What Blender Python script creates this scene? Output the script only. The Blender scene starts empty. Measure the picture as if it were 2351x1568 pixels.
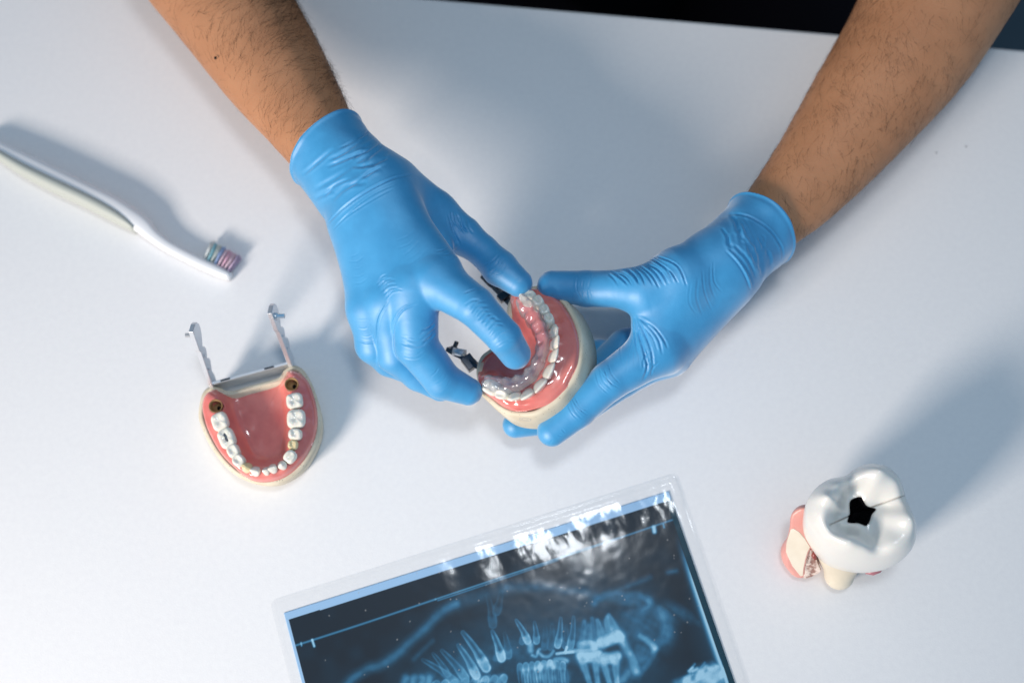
import bpy, math, random
import numpy as np
from mathutils import Vector, Matrix

random.seed(4); RNG = np.random.default_rng(7)
SC = bpy.context.scene
COL = SC.collection
CM = 0.01                                   # everything below is written in centimetres

# ------------------------------------------------------------------ camera
TH = math.radians(14.5); CAMD = 82.0; LENS = 42.0
FPX = LENS / 36.0 * 2351.0
CAMP = np.array([0.0, -CAMD * math.sin(TH), CAMD * math.cos(TH)])
cam = bpy.data.objects.new('camera', bpy.data.cameras.new('camera'))
COL.objects.link(cam); SC.camera = cam
cam.location = CAMP * CM; cam.rotation_euler = (TH, 0, 0)
cam.data.lens = LENS; cam.data.sensor_width = 36.0
cam.data.clip_start = 0.02; cam.data.clip_end = 50
cam.data.dof.use_dof = True; cam.data.dof.focus_distance = 0.752; cam.data.dof.aperture_fstop = 2.4
CX = np.array([1.0, 0, 0]); CY = np.array([0, math.cos(TH), math.sin(TH)]); CZ = np.array([0, -math.sin(TH), math.cos(TH)])

# ------------------------------------------------------------------ world, lamps, exposure
SC.view_settings.view_transform = 'Standard'; SC.view_settings.look = 'None'
SC.view_settings.exposure = 0.0; SC.view_settings.gamma = 1.0
SC.cycles.max_bounces = 10; SC.cycles.transparent_max_bounces = 24
W = bpy.data.worlds.new('World'); SC.world = W; W.use_nodes = True
bg = W.node_tree.nodes['Background']
bg.inputs[0].default_value = (0.44, 0.71, 1.0, 1); bg.inputs[1].default_value = 0.385

def area_lamp(name, pos, target, w, h, power, col, spread=180):
    d = bpy.data.lights.new(name, 'AREA'); d.shape = 'RECTANGLE'; d.size = w * CM; d.size_y = h * CM
    d.energy = power; d.color = col; d.spread = math.radians(spread)
    o = bpy.data.objects.new(name, d); COL.objects.link(o)
    o.location = Vector(pos) * CM
    o.rotation_euler = (Vector(target) - Vector(pos)).to_track_quat('-Z', 'Y').to_euler()
    return o
area_lamp('window_lamp', (-106, -108, 74), (3, -5, 1), 38, 38, 8.9, (1.0, 0.89, 0.80), 95)
area_lamp('ceiling_lamp', (9, 11.5, 165), (0, -4, 0), 22, 22, .9, (0.88, 0.94, 1.0), 70)

# ------------------------------------------------------------------ pixel -> place helpers
def ray(x, y):
    return CX * ((x - 1175.5) / FPX) - CY * ((y - 784.0) / FPX) - CZ
def P(x, y, z=0.0):
    r = ray(x, y); t = (z - CAMP[2]) / r[2]
    return CAMP + r * t
def pxcm(p):                                 # centimetres per pixel at a point
    return float(np.dot(np.asarray(p) - CAMP, -CZ)) / FPX
def proj(V):
    q = V - CAMP
    d = -(q @ CZ)
    return np.stack([1175.5 + FPX * (q @ CX) / d, 784.0 - FPX * (q @ CY) / d], 1)

# ------------------------------------------------------------------ object helpers
def mesh_np(name, V, F, mat=None, parent=None, smooth=True, loc=None):
    """V (n,3) cm world, F (m,3|4) int array or list of lists"""
    V = np.asarray(V, dtype=np.float64)
    if loc is None: loc = parent_loc(parent)
    me = bpy.data.meshes.new(name)
    Vl = (V - np.asarray(loc)) * CM
    if isinstance(F, np.ndarray):
        k = F.shape[1]
        me.vertices.add(len(Vl)); me.vertices.foreach_set('co', Vl.astype(np.float32).ravel())
        me.loops.add(F.size); me.loops.foreach_set('vertex_index', F.astype(np.int32).ravel())
        me.polygons.add(len(F)); me.polygons.foreach_set('loop_start', np.arange(0, F.size, k, dtype=np.int32))
        me.update(calc_edges=True)
    else:
        me.from_pydata(Vl.tolist(), [], F)
    me.validate()
    if smooth: me.polygons.foreach_set('use_smooth', np.ones(len(me.polygons), dtype=bool))
    if mat: me.materials.append(mat)
    o = bpy.data.objects.new(name, me); COL.objects.link(o)
    if parent: o.parent = parent
    else: o.location = np.asarray(loc) * CM
    return o
def root_of(o):
    while o.parent: o = o.parent
    return o
def parent_loc(p):
    if p is None: return np.zeros(3)
    return np.array(root_of(p).location) / CM
def thing(name, label, cat, loc, group=None):
    o = bpy.data.objects.new(name, None); COL.objects.link(o); o.location = np.asarray(loc) * CM
    o.empty_display_size = 0.02
    o['label'] = label; o['category'] = cat
    if group: o['group'] = group
    return o
def tag(o, label, cat):
    o['label'] = label; o['category'] = cat; return o

def grid_faces(nu, nv, wrap_u=False):
    i, j = np.meshgrid(np.arange(nu if wrap_u else nu - 1), np.arange(nv - 1), indexing='ij')
    i2 = (i + 1) % nu
    return np.stack([i * nv + j, i2 * nv + j, i2 * nv + j + 1, i * nv + j + 1], -1).reshape(-1, 4)

class MB:
    """collects small shapes in one mesh"""
    def __init__(s): s.V = []; s.F = []; s.n = 0
    def add(s, V, F):
        V = np.asarray(V, float); s.V.append(V); s.F += [[int(k) + s.n for k in f] for f in F]; s.n += len(V)
    def box(s, c, ax, half):
        c = np.asarray(c, float); ax = np.asarray(ax, float)
        pts = [c + ax[0]*half[0]*i + ax[1]*half[1]*j + ax[2]*half[2]*k for i in (-1, 1) for j in (-1, 1) for k in (-1, 1)]
        s.add(pts, [[0,1,3,2],[4,6,7,5],[0,4,5,1],[2,3,7,6],[0,2,6,4],[1,5,7,3]])
    def tube(s, pts, rad, n=12, cap=True):
        pts = np.asarray(pts, float); m = len(pts)
        rad = np.full(m, rad) if np.isscalar(rad) else np.asarray(rad)
        T = np.gradient(pts, axis=0); T /= np.linalg.norm(T, axis=1)[:, None]
        up = np.array([0.31, 0.2, 0.93]); 
        if abs(T[0] @ up) > .95: up = np.array([1.0, 0, 0])
        V = []
        for k in range(m):
            a = np.cross(T[k], up); a /= np.linalg.norm(a); b = np.cross(T[k], a)
            for q in range(n):
                t = 2*math.pi*q/n; V.append(pts[k] + rad[k]*(a*math.cos(t) + b*math.sin(t)))
        F = [[k*n+q, k*n+(q+1)%n, (k+1)*n+(q+1)%n, (k+1)*n+q] for k in range(m-1) for q in range(n)]
        if cap: F += [[q for q in range(n)][::-1], [(m-1)*n+q for q in range(n)]]
        s.add(V, F)
    def prism(s, poly, d):
        """closed planar polygon (k,3) extruded by vector d"""
        poly = np.asarray(poly, float); k = len(poly)
        F = [[i, (i+1) % k, k+(i+1) % k, k+i] for i in range(k)] + [list(range(k))[::-1], list(range(k, 2*k))]
        s.add(np.vstack([poly, poly + np.asarray(d)]), F)
    def build(s, name, mat, parent=None, smooth=False, bevel=0.0, auto=None):
        o = mesh_np(name, np.vstack(s.V), s.F, mat, parent, smooth)
        if bevel:
            m = o.modifiers.new('bevel', 'BEVEL'); m.width = bevel*CM; m.segments = 2; m.limit_method = 'ANGLE'
            m.angle_limit = math.radians(40)
        return o

def catmull(pts, n, closed=False):
    pts = np.asarray(pts, float); k = len(pts)
    out = []
    seg = k if closed else k - 1
    ts = np.linspace(0, seg, n, endpoint=not closed)
    for t in ts:
        i = min(int(t), seg - 1); f = t - i
        g = (lambda j: pts[j % k]) if closed else (lambda j: pts[min(max(j, 0), k - 1)])
        p0, p1, p2, p3 = g(i-1), g(i), g(i+1), g(i+2)
        out.append(.5*((2*p1) + (-p0+p2)*f + (2*p0-5*p1+4*p2-p3)*f*f + (-p0+3*p1-3*p2+p3)*f**3))
    return np.array(out)
def resample(pts, n, closed=False):
    p = catmull(pts, max(400, n*4), closed)
    if closed: p = np.vstack([p, p[:1]])
    L = np.r_[0, np.cumsum(np.linalg.norm(np.diff(p, axis=0), axis=1))]
    t = np.linspace(0, L[-1], n, endpoint=not closed)
    return np.stack([np.interp(t, L, p[:, i]) for i in range(p.shape[1])], 1)
def sstep(a, b, x):
    t = np.clip((x - a) / (b - a), 0, 1); return t*t*(3-2*t)

# value noise -----------------------------------------------------------------
_NT = np.random.default_rng(11).random((32, 32, 32)).astype(np.float32)
def vnoise(Pn):
    i = np.floor(Pn).astype(int); f = Pn - i; f = f*f*(3-2*f)
    r = 0
    for a in (0, 1):
        for b in (0, 1):
            for c in (0, 1):
                w = (f[:, 0] if a else 1-f[:, 0])*(f[:, 1] if b else 1-f[:, 1])*(f[:, 2] if c else 1-f[:, 2])
                r = r + w*_NT[(i[:, 0]+a) % 32, (i[:, 1]+b) % 32, (i[:, 2]+c) % 32]
    return r*2-1

# distance to a 2-D polyline; returns distance and parameter 0..1 and signed side
def poly_dist(Q, line):
    line = np.asarray(line, float)
    L = np.r_[0, np.cumsum(np.linalg.norm(np.diff(line, axis=0), axis=1))]
    best = np.full(len(Q), 1e9); par = np.zeros(len(Q)); side = np.zeros(len(Q))
    for k in range(len(line)-1):
        a, b = line[k], line[k+1]; d = b-a; l2 = d@d
        t = np.clip(((Q-a)@d)/l2, 0, 1)
        r = Q - (a + t[:, None]*d); dd = np.sqrt((r*r).sum(1))
        m = dd < best
        best[m] = dd[m]; par[m] = ((L[k] + t*(L[k+1]-L[k]))/L[-1])[m]
        side[m] = np.sign(d[0]*r[:, 1]-d[1]*r[:, 0])[m]
    return best, par, side

# ------------------------------------------------------------------ signed distance modelling
def smin(a, b, k):
    h = np.maximum(k-np.abs(a-b), 0)/k
    return np.minimum(a, b)-h*h*k*.25
def bone(a, b, ra, rb, n=None, kf=1.0):
    a = np.asarray(a, float); b = np.asarray(b, float)
    if n is not None: n = np.asarray(n, float)/np.linalg.norm(n)
    d = b-a; l2 = d@d
    def f(Q):
        q = Q-a
        t = np.clip((q@d)/l2, 0, 1)
        r = q-t[:, None]*d
        if n is not None:
            c = r@n
            dd = np.sqrt(np.maximum((r*r).sum(1)-c*c+(c/kf)**2, 1e-9))
            return (dd-(ra+(rb-ra)*t))*(.5+.5*kf)
        return np.sqrt((r*r).sum(1)+1e-9)-(ra+(rb-ra)*t)
    return f
def usm(fs, k):
    def f(Q):
        r = fs[0](Q)
        for g in fs[1:]: r = smin(r, g(Q), k)
        return r
    return f
def chain(pts, n=None, kf=1.0, k=.35):
    """pts: (x px, y px, z cm, r px)"""
    w = [P(x, y, z) for x, y, z, r in pts]; r = [q[3]*pxcm(c) for q, c in zip(pts, w)]
    fs = [bone(w[i], w[i+1], r[i], r[i+1], n, kf) for i in range(len(w)-1)]
    return fs[0] if len(fs) == 1 else usm(fs, k)
def grad(f, V, e=.02):
    k = np.array([[1, -1, -1], [-1, -1, 1], [-1, 1, -1], [1, 1, 1]], float)
    g = sum(kk[None]*f(V+kk*e)[:, None] for kk in k)/(4*e)
    return g
def surface_net(f, lo, hi, h, sub=1, iters=2):
    lo = np.asarray(lo, float); hi = np.asarray(hi, float); C = 4
    nc = np.ceil((hi-lo)/(h*C)).astype(int)+1
    n = nc*C
    ax = [lo[i]+np.arange(nc[i])*h*C+h*(C-1)/2 for i in range(3)]
    G = np.stack(np.meshgrid(*ax, indexing='ij'), -1).reshape(-1, 3)
    D = np.empty(len(G))
    for s in range(0, len(G), 200000): D[s:s+200000] = f(G[s:s+200000])
    D = D.reshape(nc)
    act = np.abs(D) < h*C*1.9
    full = np.repeat(np.repeat(np.repeat(D, C, 0), C, 1), C, 2).astype(np.float32)
    m = np.repeat(np.repeat(np.repeat(act, C, 0), C, 1), C, 2)
    idx = np.argwhere(m); vals = np.empty(len(idx), np.float32)
    for s in range(0, len(idx), 300000): vals[s:s+300000] = f(lo+idx[s:s+300000]*h)
    full[m] = vals
    ins = full < 0
    cs = [slice(0, -1), slice(1, None)]
    cnt = sum(ins[cs[a], cs[b], cs[c]].astype(np.int8) for a in (0, 1) for b in (0, 1) for c in (0, 1))
    cell = (cnt > 0) & (cnt < 8)
    ci = np.argwhere(cell); vid = np.full(cell.shape, -1, np.int64); vid[cell] = np.arange(len(ci))
    acc = np.zeros((len(ci), 3)); num = np.zeros(len(ci))
    corners = [(a, b, c) for a in (0, 1) for b in (0, 1) for c in (0, 1)]
    for p in corners:
        for k in range(3):
            if p[k] == 0:
                q = list(p); q[k] = 1
                A = full[ci[:, 0]+p[0], ci[:, 1]+p[1], ci[:, 2]+p[2]]; B = full[ci[:, 0]+q[0], ci[:, 1]+q[1], ci[:, 2]+q[2]]
                s = (A < 0) != (B < 0)
                t = np.where(s, A/np.where(s, A-B, 1), 0)
                pos = np.array(p, float)[None].repeat(len(ci), 0); pos[:, k] += t
                acc[s] += pos[s]; num[s] += 1
    V = lo+(ci+acc/num[:, None])*h
    F = []
    for k in range(3):
        a, b = (k+1) % 3, (k+2) % 3
        s0 = [slice(None)]*3; s1 = [slice(None)]*3; s0[k] = slice(0, -1); s1[k] = slice(1, None)
        A = ins[tuple(s0)]; B = ins[tuple(s1)]
        e = np.argwhere(A != B)
        e = e[(e[:, a] > 0) & (e[:, b] > 0) & (e[:, a] < n[a]-1) & (e[:, b] < n[b]-1)]
        o = np.zeros(3, int)
        def cid(da, db):
            q = e.copy(); q[:, a] -= da; q[:, b] -= db
            return vid[q[:, 0], q[:, 1], q[:, 2]]
        quad = np.stack([cid(1, 1), cid(0, 1), cid(0, 0), cid(1, 0)], 1)
        flip = ~A[e[:, 0], e[:, 1], e[:, 2]]
        quad[flip] = quad[flip][:, ::-1]
        F.append(quad[(quad >= 0).all(1)])
    F = np.vstack(F)
    def relax(V):
        for _ in range(iters):
            d = np.empty(len(V)); g = np.empty_like(V)
            for s in range(0, len(V), 200000):
                d[s:s+200000] = f(V[s:s+200000]); g[s:s+200000] = grad(f, V[s:s+200000])
            V = V-np.clip(d/np.maximum((g*g).sum(1), .25), -h, h)[:, None]*g
        return V, g/np.maximum(np.linalg.norm(g, axis=1), 1e-6)[:, None]
    V, N = relax(V)
    for _ in range(sub):
        E = np.sort(np.vstack([F[:, [i, (i+1) % 4]] for i in range(4)]), axis=1)
        key = E[:, 0]*(len(V)+1)+E[:, 1]
        u, first, inv = np.unique(key, return_index=True, return_inverse=True)
        nv = len(V); m = len(F)
        EM = V[E[first]].mean(1); FM = V[F].mean(1)
        e = [nv+inv[i*m:(i+1)*m] for i in range(4)]; c = nv+len(EM)+np.arange(m)
        F = np.vstack([np.stack([F[:, i], e[i], c, e[i-1]], 1) for i in range(4)])
        V, N = relax(np.vstack([V, EM, FM]))
    return V, F, N

# ------------------------------------------------------------------ materials
def mat(name, col, rough=.5, spec=.5, **kw):
    m = bpy.data.materials.new(name); m.use_nodes = True
    b = m.node_tree.nodes['Principled BSDF']
    b.inputs['Base Color'].default_value = (*col, 1); b.inputs['Roughness'].default_value = rough
    b.inputs['Specular IOR Level'].default_value = spec
    for k, v in kw.items(): b.inputs[k.replace('_', ' ')].default_value = v
    return m
def nodes(m): return m.node_tree.nodes, m.node_tree.links, m.node_tree.nodes['Principled BSDF']
def add_noise_color(m, c1, c2, scale, detail=4, rough=.6, vec_scale=None, attr=None, lo=.35, hi=.65):
    n, l, b = nodes(m)
    tc = n.new('ShaderNodeTexCoord'); t = n.new('ShaderNodeTexNoise')
    t.inputs['Scale'].default_value = scale; t.inputs['Detail'].default_value = detail; t.inputs['Roughness'].default_value = rough
    l.new(tc.outputs['Object'], t.inputs['Vector'])
    r = n.new('ShaderNodeValToRGB'); r.color_ramp.elements[0].position = lo; r.color_ramp.elements[1].position = hi
    r.color_ramp.elements[0].color = (*c1, 1); r.color_ramp.elements[1].color = (*c2, 1)
    l.new(t.outputs['Fac'], r.inputs['Fac']); l.new(r.outputs['Color'], b.inputs['Base Color'])
    return r
def add_bump(m, scale, strength, dist=.0005, detail=3, kind='noise'):
    n, l, b = nodes(m)
    tc = n.new('ShaderNodeTexCoord')
    t = n.new('ShaderNodeTexNoise' if kind == 'noise' else 'ShaderNodeTexVoronoi'); t.inputs['Scale'].default_value = scale
    if kind == 'noise': t.inputs['Detail'].default_value = detail
    l.new(tc.outputs['Object'], t.inputs['Vector'])
    bp = n.new('ShaderNodeBump'); bp.inputs['Strength'].default_value = strength; bp.inputs['Distance'].default_value = dist
    l.new(t.outputs['Fac' if kind == 'noise' else 'Distance'], bp.inputs['Height'])
    if b.inputs['Normal'].is_linked: l.new(b.inputs['Normal'].links[0].from_socket, bp.inputs['Normal'])
    l.new(bp.outputs['Normal'], b.inputs['Normal'])
    return bp
def use_attr(m, attr='tint'):
    n, l, b = nodes(m); a = n.new('ShaderNodeVertexColor'); a.layer_name = attr
    l.new(a.outputs['Color'], b.inputs['Base Color']); return a
def set_attr(o, colors, attr='tint'):
    a = o.data.color_attributes.new(attr, 'FLOAT_COLOR', 'POINT')
    c = np.ones((len(o.data.vertices), 4), np.float32); c[:, :3] = colors
    a.data.foreach_set('color', c.ravel())
def clear_mat(name, tint=(1, 1, 1), rough=.03, ior=1.45, haze=.06, haze_col=(.8, .85, .9), edge=1):
    """thin clear plastic: see-through, fresnel reflection and a trace of milky scatter"""
    m = bpy.data.materials.new(name); m.use_nodes = True; n = m.node_tree.nodes; l = m.node_tree.links
    n.remove(n['Principled BSDF']); out = n['Material Output']
    tr = n.new('ShaderNodeBsdfTransparent'); tr.inputs[0].default_value = (*tint, 1)
    df = n.new('ShaderNodeBsdfDiffuse'); df.inputs[0].default_value = (*haze_col, 1)
    gl = n.new('ShaderNodeBsdfGlossy'); gl.inputs['Roughness'].default_value = rough
    lw = n.new('ShaderNodeLayerWeight'); lw.inputs[0].default_value = .5
    pw = n.new('ShaderNodeMath'); pw.operation = 'POWER'; pw.inputs[1].default_value = 5; l.new(lw.outputs['Facing'], pw.inputs[0])
    fr = n.new('ShaderNodeMath'); fr.operation = 'MULTIPLY_ADD'; f0 = ((ior-1)/(ior+1))**2; l.new(pw.outputs[0], fr.inputs[0]); fr.inputs[1].default_value = 1-f0; fr.inputs[2].default_value = f0
    if edge < 1:
        p3 = n.new('ShaderNodeMath'); p3.operation = 'POWER'; p3.inputs[1].default_value = 2.2; l.new(lw.outputs['Facing'], p3.inputs[0])
        mx = n.new('ShaderNodeMix'); mx.data_type = 'RGBA'; l.new(p3.outputs[0], mx.inputs[0])
        mx.inputs[6].default_value = (*tint, 1); mx.inputs[7].default_value = (tint[0]*edge, tint[1]*edge, tint[2]*edge*1.03, 1); l.new(mx.outputs[2], tr.inputs[0])
    m1 = n.new('ShaderNodeMixShader'); m1.inputs[0].default_value = haze
    m2 = n.new('ShaderNodeMixShader')
    l.new(tr.outputs[0], m1.inputs[1]); l.new(df.outputs[0], m1.inputs[2])
    l.new(fr.outputs[0], m2.inputs[0]); l.new(m1.outputs[0], m2.inputs[1]); l.new(gl.outputs[0], m2.inputs[2])
    l.new(m2.outputs[0], out.inputs[0])
    return m

M_glove = mat('blue_nitrile', (.034, .30, .60), .52, 1.0, Sheen_Weight=.6, Sheen_Roughness=.4)
add_noise_color(M_glove, (.028, .28, .57), (.038, .32, .63), 60, 3)
add_bump(M_glove, 900, .10, .0002); add_bump(M_glove, 230, .16, .0007, 4)
M_skin = mat('skin', (.42, .2, .105), .55, .35, Subsurface_Weight=.06, Subsurface_Scale=.003)
M_skin.node_tree.nodes['Principled BSDF'].inputs['Subsurface Radius'].default_value = (1, .35, .2)
add_noise_color(M_skin, (.43, .195, .095), (.50, .235, .118), 24, 5, .55)
add_bump(M_skin, 600, .22, .0004, 4); add_bump(M_skin, 120, .12, .0008, 4)
M_hair = mat('dark_hair', (.045, .026, .016), .6, .3)
M_shirt = mat('black_cotton', (.004, .003, .005), .9, .1); add_bump(M_shirt, 300, .3)
M_plaster = mat('cream_plaster', (.66, .58, .44), .5, .4)
add_noise_color(M_plaster, (.6, .52, .385), (.72, .645, .5), 55, 6)
def add_specks(m, scale, thr, col):
    n, l, b = nodes(m); src = b.inputs['Base Color'].links[0].from_socket
    tc = n.new('ShaderNodeTexCoord'); v = n.new('ShaderNodeTexVoronoi'); v.inputs['Scale'].default_value = scale; l.new(tc.outputs['Object'], v.inputs['Vector'])
    c = n.new('ShaderNodeMath'); c.operation = 'LESS_THAN'; c.inputs[1].default_value = thr; l.new(v.outputs['Distance'], c.inputs[0])
    m2 = n.new('ShaderNodeMix'); m2.data_type = 'RGBA'; l.new(c.outputs[0], m2.inputs[0]); l.new(src, m2.inputs[6]); m2.inputs[7].default_value = (*col, 1)
    l.new(m2.outputs[2], b.inputs['Base Color'])
add_specks(M_plaster, 420, .13, (.28, .25, .2))
M_gum = mat('pink_acrylic', (.70, .20, .17), .18, .5, Coat_Weight=.8, Coat_Roughness=.05, Subsurface_Weight=.1, Subsurface_Scale=.004)
add_noise_color(M_gum, (.64, .155, .135), (.75, .235, .20), 40, 4)
add_bump(M_gum, 70, .25, .0012, 3)
M_enamel = mat('tooth_enamel', (.78, .745, .655), .22, .5, Coat_Weight=.4, Coat_Roughness=.08, Subsurface_Weight=.12, Subsurface_Scale=.003)
M_enamel_y = mat('yellow_enamel', (.70, .58, .33), .25, .5, Coat_Weight=.4, Coat_Roughness=.1)
M_metal = mat('steel', (.72, .74, .77), .34, .5, Metallic=.72); add_bump(M_metal, 160, .2, .0004)
M_dark_metal = mat('dark_steel', (.10, .10, .11), .3, .5, Metallic=1.0)
M_amalgam = mat('amalgam', (.12, .13, .15), .35, .5, Metallic=.8); add_bump(M_amalgam, 500, .8, .001)
M_brown = mat('brown_socket', (.20, .105, .045), .6, .3); add_noise_color(M_brown, (.24, .13, .055), (.42, .25, .11), 160)
M_black = mat('black_hole', (.004, .004, .005), .7, .15)
M_brush = mat('white_plastic', (.80, .81, .83), .28, .5, Coat_Weight=.3)
M_grip = mat('grey_green_rubber', (.50, .52, .47), .5, .4)

# ================================================================== setting: table and floor
def table_edge(x):                            # the table's far edge, in cm
    a = P(1020, 0); b = P(2351, 115); return a[1] + (b[1]-a[1])*(x-a[0])/(b[0]-a[0])
slope = (table_edge(50)-table_edge(-50))/100; ev = np.array([1, slope, 0])/math.hypot(1, slope); en = np.array([-ev[1], ev[0], 0])
mid = np.array([5.0, table_edge(5), 0])
t = thing('table', 'white table covered in finely woven white cloth, with one far straight edge', 'table', (mid-en*40)*[1, 1, 0]+[0, 0, -75])
M_cloth = mat('white_cloth', (.80, .80, .81), .85, .15)
add_bump(M_cloth, 900, .16, .0004, 3); add_bump(M_cloth, 60, .05, .001, 3); add_bump(M_cloth, 7, .10, .006, 2)
add_noise_color(M_cloth, (.785, .785, .795), (.815, .815, .82), 260, 5, .7)
mb = MB(); mb.box(mid-en*40+[0, 0, -1.5], [ev, en, [0, 0, 1]], (75, 40, 1.5)); mb.build('tabletop', M_cloth, t, bevel=.25)
M_leg = mat('table_leg_metal', (.3, .3, .32), .4, .5)
for sx in (-68, 68):
    for sy in (-6, -74):
        q = MB(); q.box(mid+ev*sx+en*sy+[0, 0, -39], [ev, en, [0, 0, 1]], (2.2, 2.2, 35.98)); q.build('leg', M_leg, t, bevel=.2)
M_floor = mat('slate_floor', (.045, .07, .09), .6, .4); add_noise_color(M_floor, (.038, .06, .078), (.052, .08, .1), 6)
fl = mesh_np('floor', [(-300, -300, -75.02), (300, -300, -75.02), (300, 300, -75.02), (-300, 300, -75.02)], [[0, 1, 2, 3]], M_floor)
fl['kind'] = 'structure'

# ================================================================== person: arms, gloves, shirt
person = thing('person', 'person with bare hairy forearms and blue gloves, fitting a clear tray onto a jaw model', 'person', (7, 42, -75))
ARM_A = [(430, -135, 6.2, 158), (520, 0, 5.8, 141), (625, 157, 5.8, 124), (695, 260, 6.2, 104), (752, 346, 6.9, 88), (815, 425, 7.5, 78)]
ARM_B = [(2240, -150, 6.0, 165), (2160, -20, 5.6, 164), (2084, 112, 5.2, 153), (1987, 243, 5.0, 134), (1900, 358, 5.0, 113), (1827, 445, 5.2, 97), (1748, 524, 5.8, 77), (1690, 585, 6.3, 66)]
elA = np.array([-29., 38, 8]); shA = np.array([-12., 45, 37]); elB = np.array([40., 37, 8]); shB = np.array([27., 46, 37])
def arm_world(A): return [(P(x, y, z), r*pxcm(P(x, y, z))) for x, y, z, r in catmull(A, 20)]
def arm_sdf(A, el, sh):
    w = arm_world(A); fs = [bone(w[i][0], w[i+1][0], w[i][1], w[i+1][1], (0, 0, 1), .86) for i in range(len(w)-1)]
    fs = [bone(el, w[0][0], 4.6, w[0][1], (0, 0, 1), .9), bone(sh, el, 5.6, 4.7)]+fs
    return usm(fs, .02)
torso = usm([bone((7.5, 46, 34), (7.5, 48, 10), 13, 12, (0, 1, 0), .72), bone((7.5, 48, 10), (7.5, 50, -22), 12, 14, (0, 1, 0), .8),
             bone(shA, shB, 6, 6), bone((7.5, 47, 36), (7.5, 45, 47), 6, 5.4)], 3)
body = usm([arm_sdf(ARM_A, elA, shA), arm_sdf(ARM_B, elB, shB), torso], 1.5)
V, F, N = surface_net(body, (-38, 2, -38), (50, 64, 55), .42, 1)
def relax_mesh(V, F, it):
    for _ in range(it):
        c = V[F].mean(1); acc = np.zeros_like(V); num = np.zeros(len(V))
        for k in range(4):
            for a in range(3): acc[:, a] += np.bincount(F[:, k], c[:, a], len(V))
            num += np.bincount(F[:, k], minlength=len(V))
        V = V*.25+.75*acc/np.maximum(num, 1)[:, None]
    return V
V = relax_mesh(V, F, 22)
body_o = mesh_np('body', V, F, M_skin, person)
# hairs on both forearms
def hairs(A, count, ang, spread, lmin, lmax, bias):
    q = proj(V); m = (N[:, 2] > .05) & (V[:, 2] < 14)
    w = np.array([a[0] for a in arm_world(A)]); r = np.array([a[1] for a in arm_world(A)])
    lineq = proj(w); d, par, side = poly_dist(q, lineq)
    m &= (d < 175) & (par < .86) & (q[:, 1] > -70)
    idx = np.flatnonzero(m)
    wgt = np.clip(1+bias*side[idx]*d[idx]/100, .15, 3)*(vnoise(V[idx]*.45)+1.2)
    pick = RNG.choice(idx, count, p=wgt/wgt.sum())
    mb = MB()
    Vs = []; Fs = []; k = 0
    for i in pick:
        p = V[i]+RNG.normal(0, .15, 3); p -= N[i]*((p-V[i])@N[i]+.01)
        a = ang+RNG.normal(0, spread)+.5*vnoise(p[None]*.35)[0]
        d0 = np.array([math.cos(a), math.sin(a), 0.]); d0 -= N[i]*(d0@N[i]); d0 /= np.linalg.norm(d0)
        sd = np.cross(N[i], d0); L = RNG.uniform(lmin, lmax); bend = RNG.normal(0, .25)
        pts = [p+d0*L*s+sd*bend*L*s*s+N[i]*(.015+.10*math.sin(s*2.6)*L) for s in (0, .33, .66, 1)]
        rad = RNG.uniform(.0025, .0065)
        for s, pt in enumerate(pts):
            rr = rad*(1-.7*s/3)
            Vs += [pt+sd*rr, pt-sd*rr*.5+N[i]*rr*.87, pt-sd*rr*.5-N[i]*rr*.87]
        for s in range(3):
            for c in range(3):
                Fs.append([k+s*3+c, k+s*3+(c+1) % 3, k+s*3+3+(c+1) % 3, k+s*3+3+c])
        k += 12
    return Vs, Fs
h1, f1 = hairs(ARM_A, 2100, math.radians(45), .35, .35, 1.5, -.85)
h2, f2 = hairs(ARM_B, 1700, math.radians(-80), .45, .3, 1.2, .35)
off = len(h1); o = mesh_np('arm_hair', np.vstack([h1, h2]), np.array(f1+[[k+off for k in f] for f in f2]), M_hair, person)
o['kind'] = 'stuff'
# mole on the forearm
mo = P(484, 113, 9.3); mo -= np.array([0, 0, 1])*body(mo[None])[0]
u = np.linspace(0, 2*math.pi, 13)[:-1]
mb = MB(); mb.add([mo+[0, 0, .06]]+[mo+[.09*math.cos(a), .12*math.sin(a), -.02] for a in u], [[0, 1+i, 1+(i+1) % 12] for i in range(12)]); mb.build('mole', M_hair, person, True)
# shirt and trousers (they fill the dark strip beyond the table's edge)
shirt = usm([bone((7.5, 46, 34), (7.5, 48, 10), 14, 13.2, (0, 1, 0), .75), bone((7.5, 48, 10), (7.5, 50, -24), 13.2, 16, (0, 1, 0), .85),
             bone(shA, shB, 7, 7), bone(shA, shA+(elA-shA)*.62, 7.2, 6.6), bone(shB, shB+(elB-shB)*.62, 7.2, 6.6)], 3)
neck = np.array([7.5, 46, 46])
Vs, Fs, _ = surface_net(shirt, (-32, 28, -42), (48, 70, 46), 1.0, 0)
mesh_np('shirt', Vs, Fs, M_shirt, person)
tr = usm([bone((1, 46, -26), (-4, 6, -27), 10, 8.5), bone((25, 46, -26), (29, 4, -26), 10.5, 9), bone((-4, 6, -27), (-4, 8, -71), 8, 5.5), bone((27, 4, -26), (27, 7, -71), 8, 5.5)], 4)
Vs, Fs, _ = surface_net(tr, (-16, -9, -80), (40, 60, -12), 1.3, 0)
mesh_np('trousers', Vs, Fs, M_shirt, person)

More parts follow.
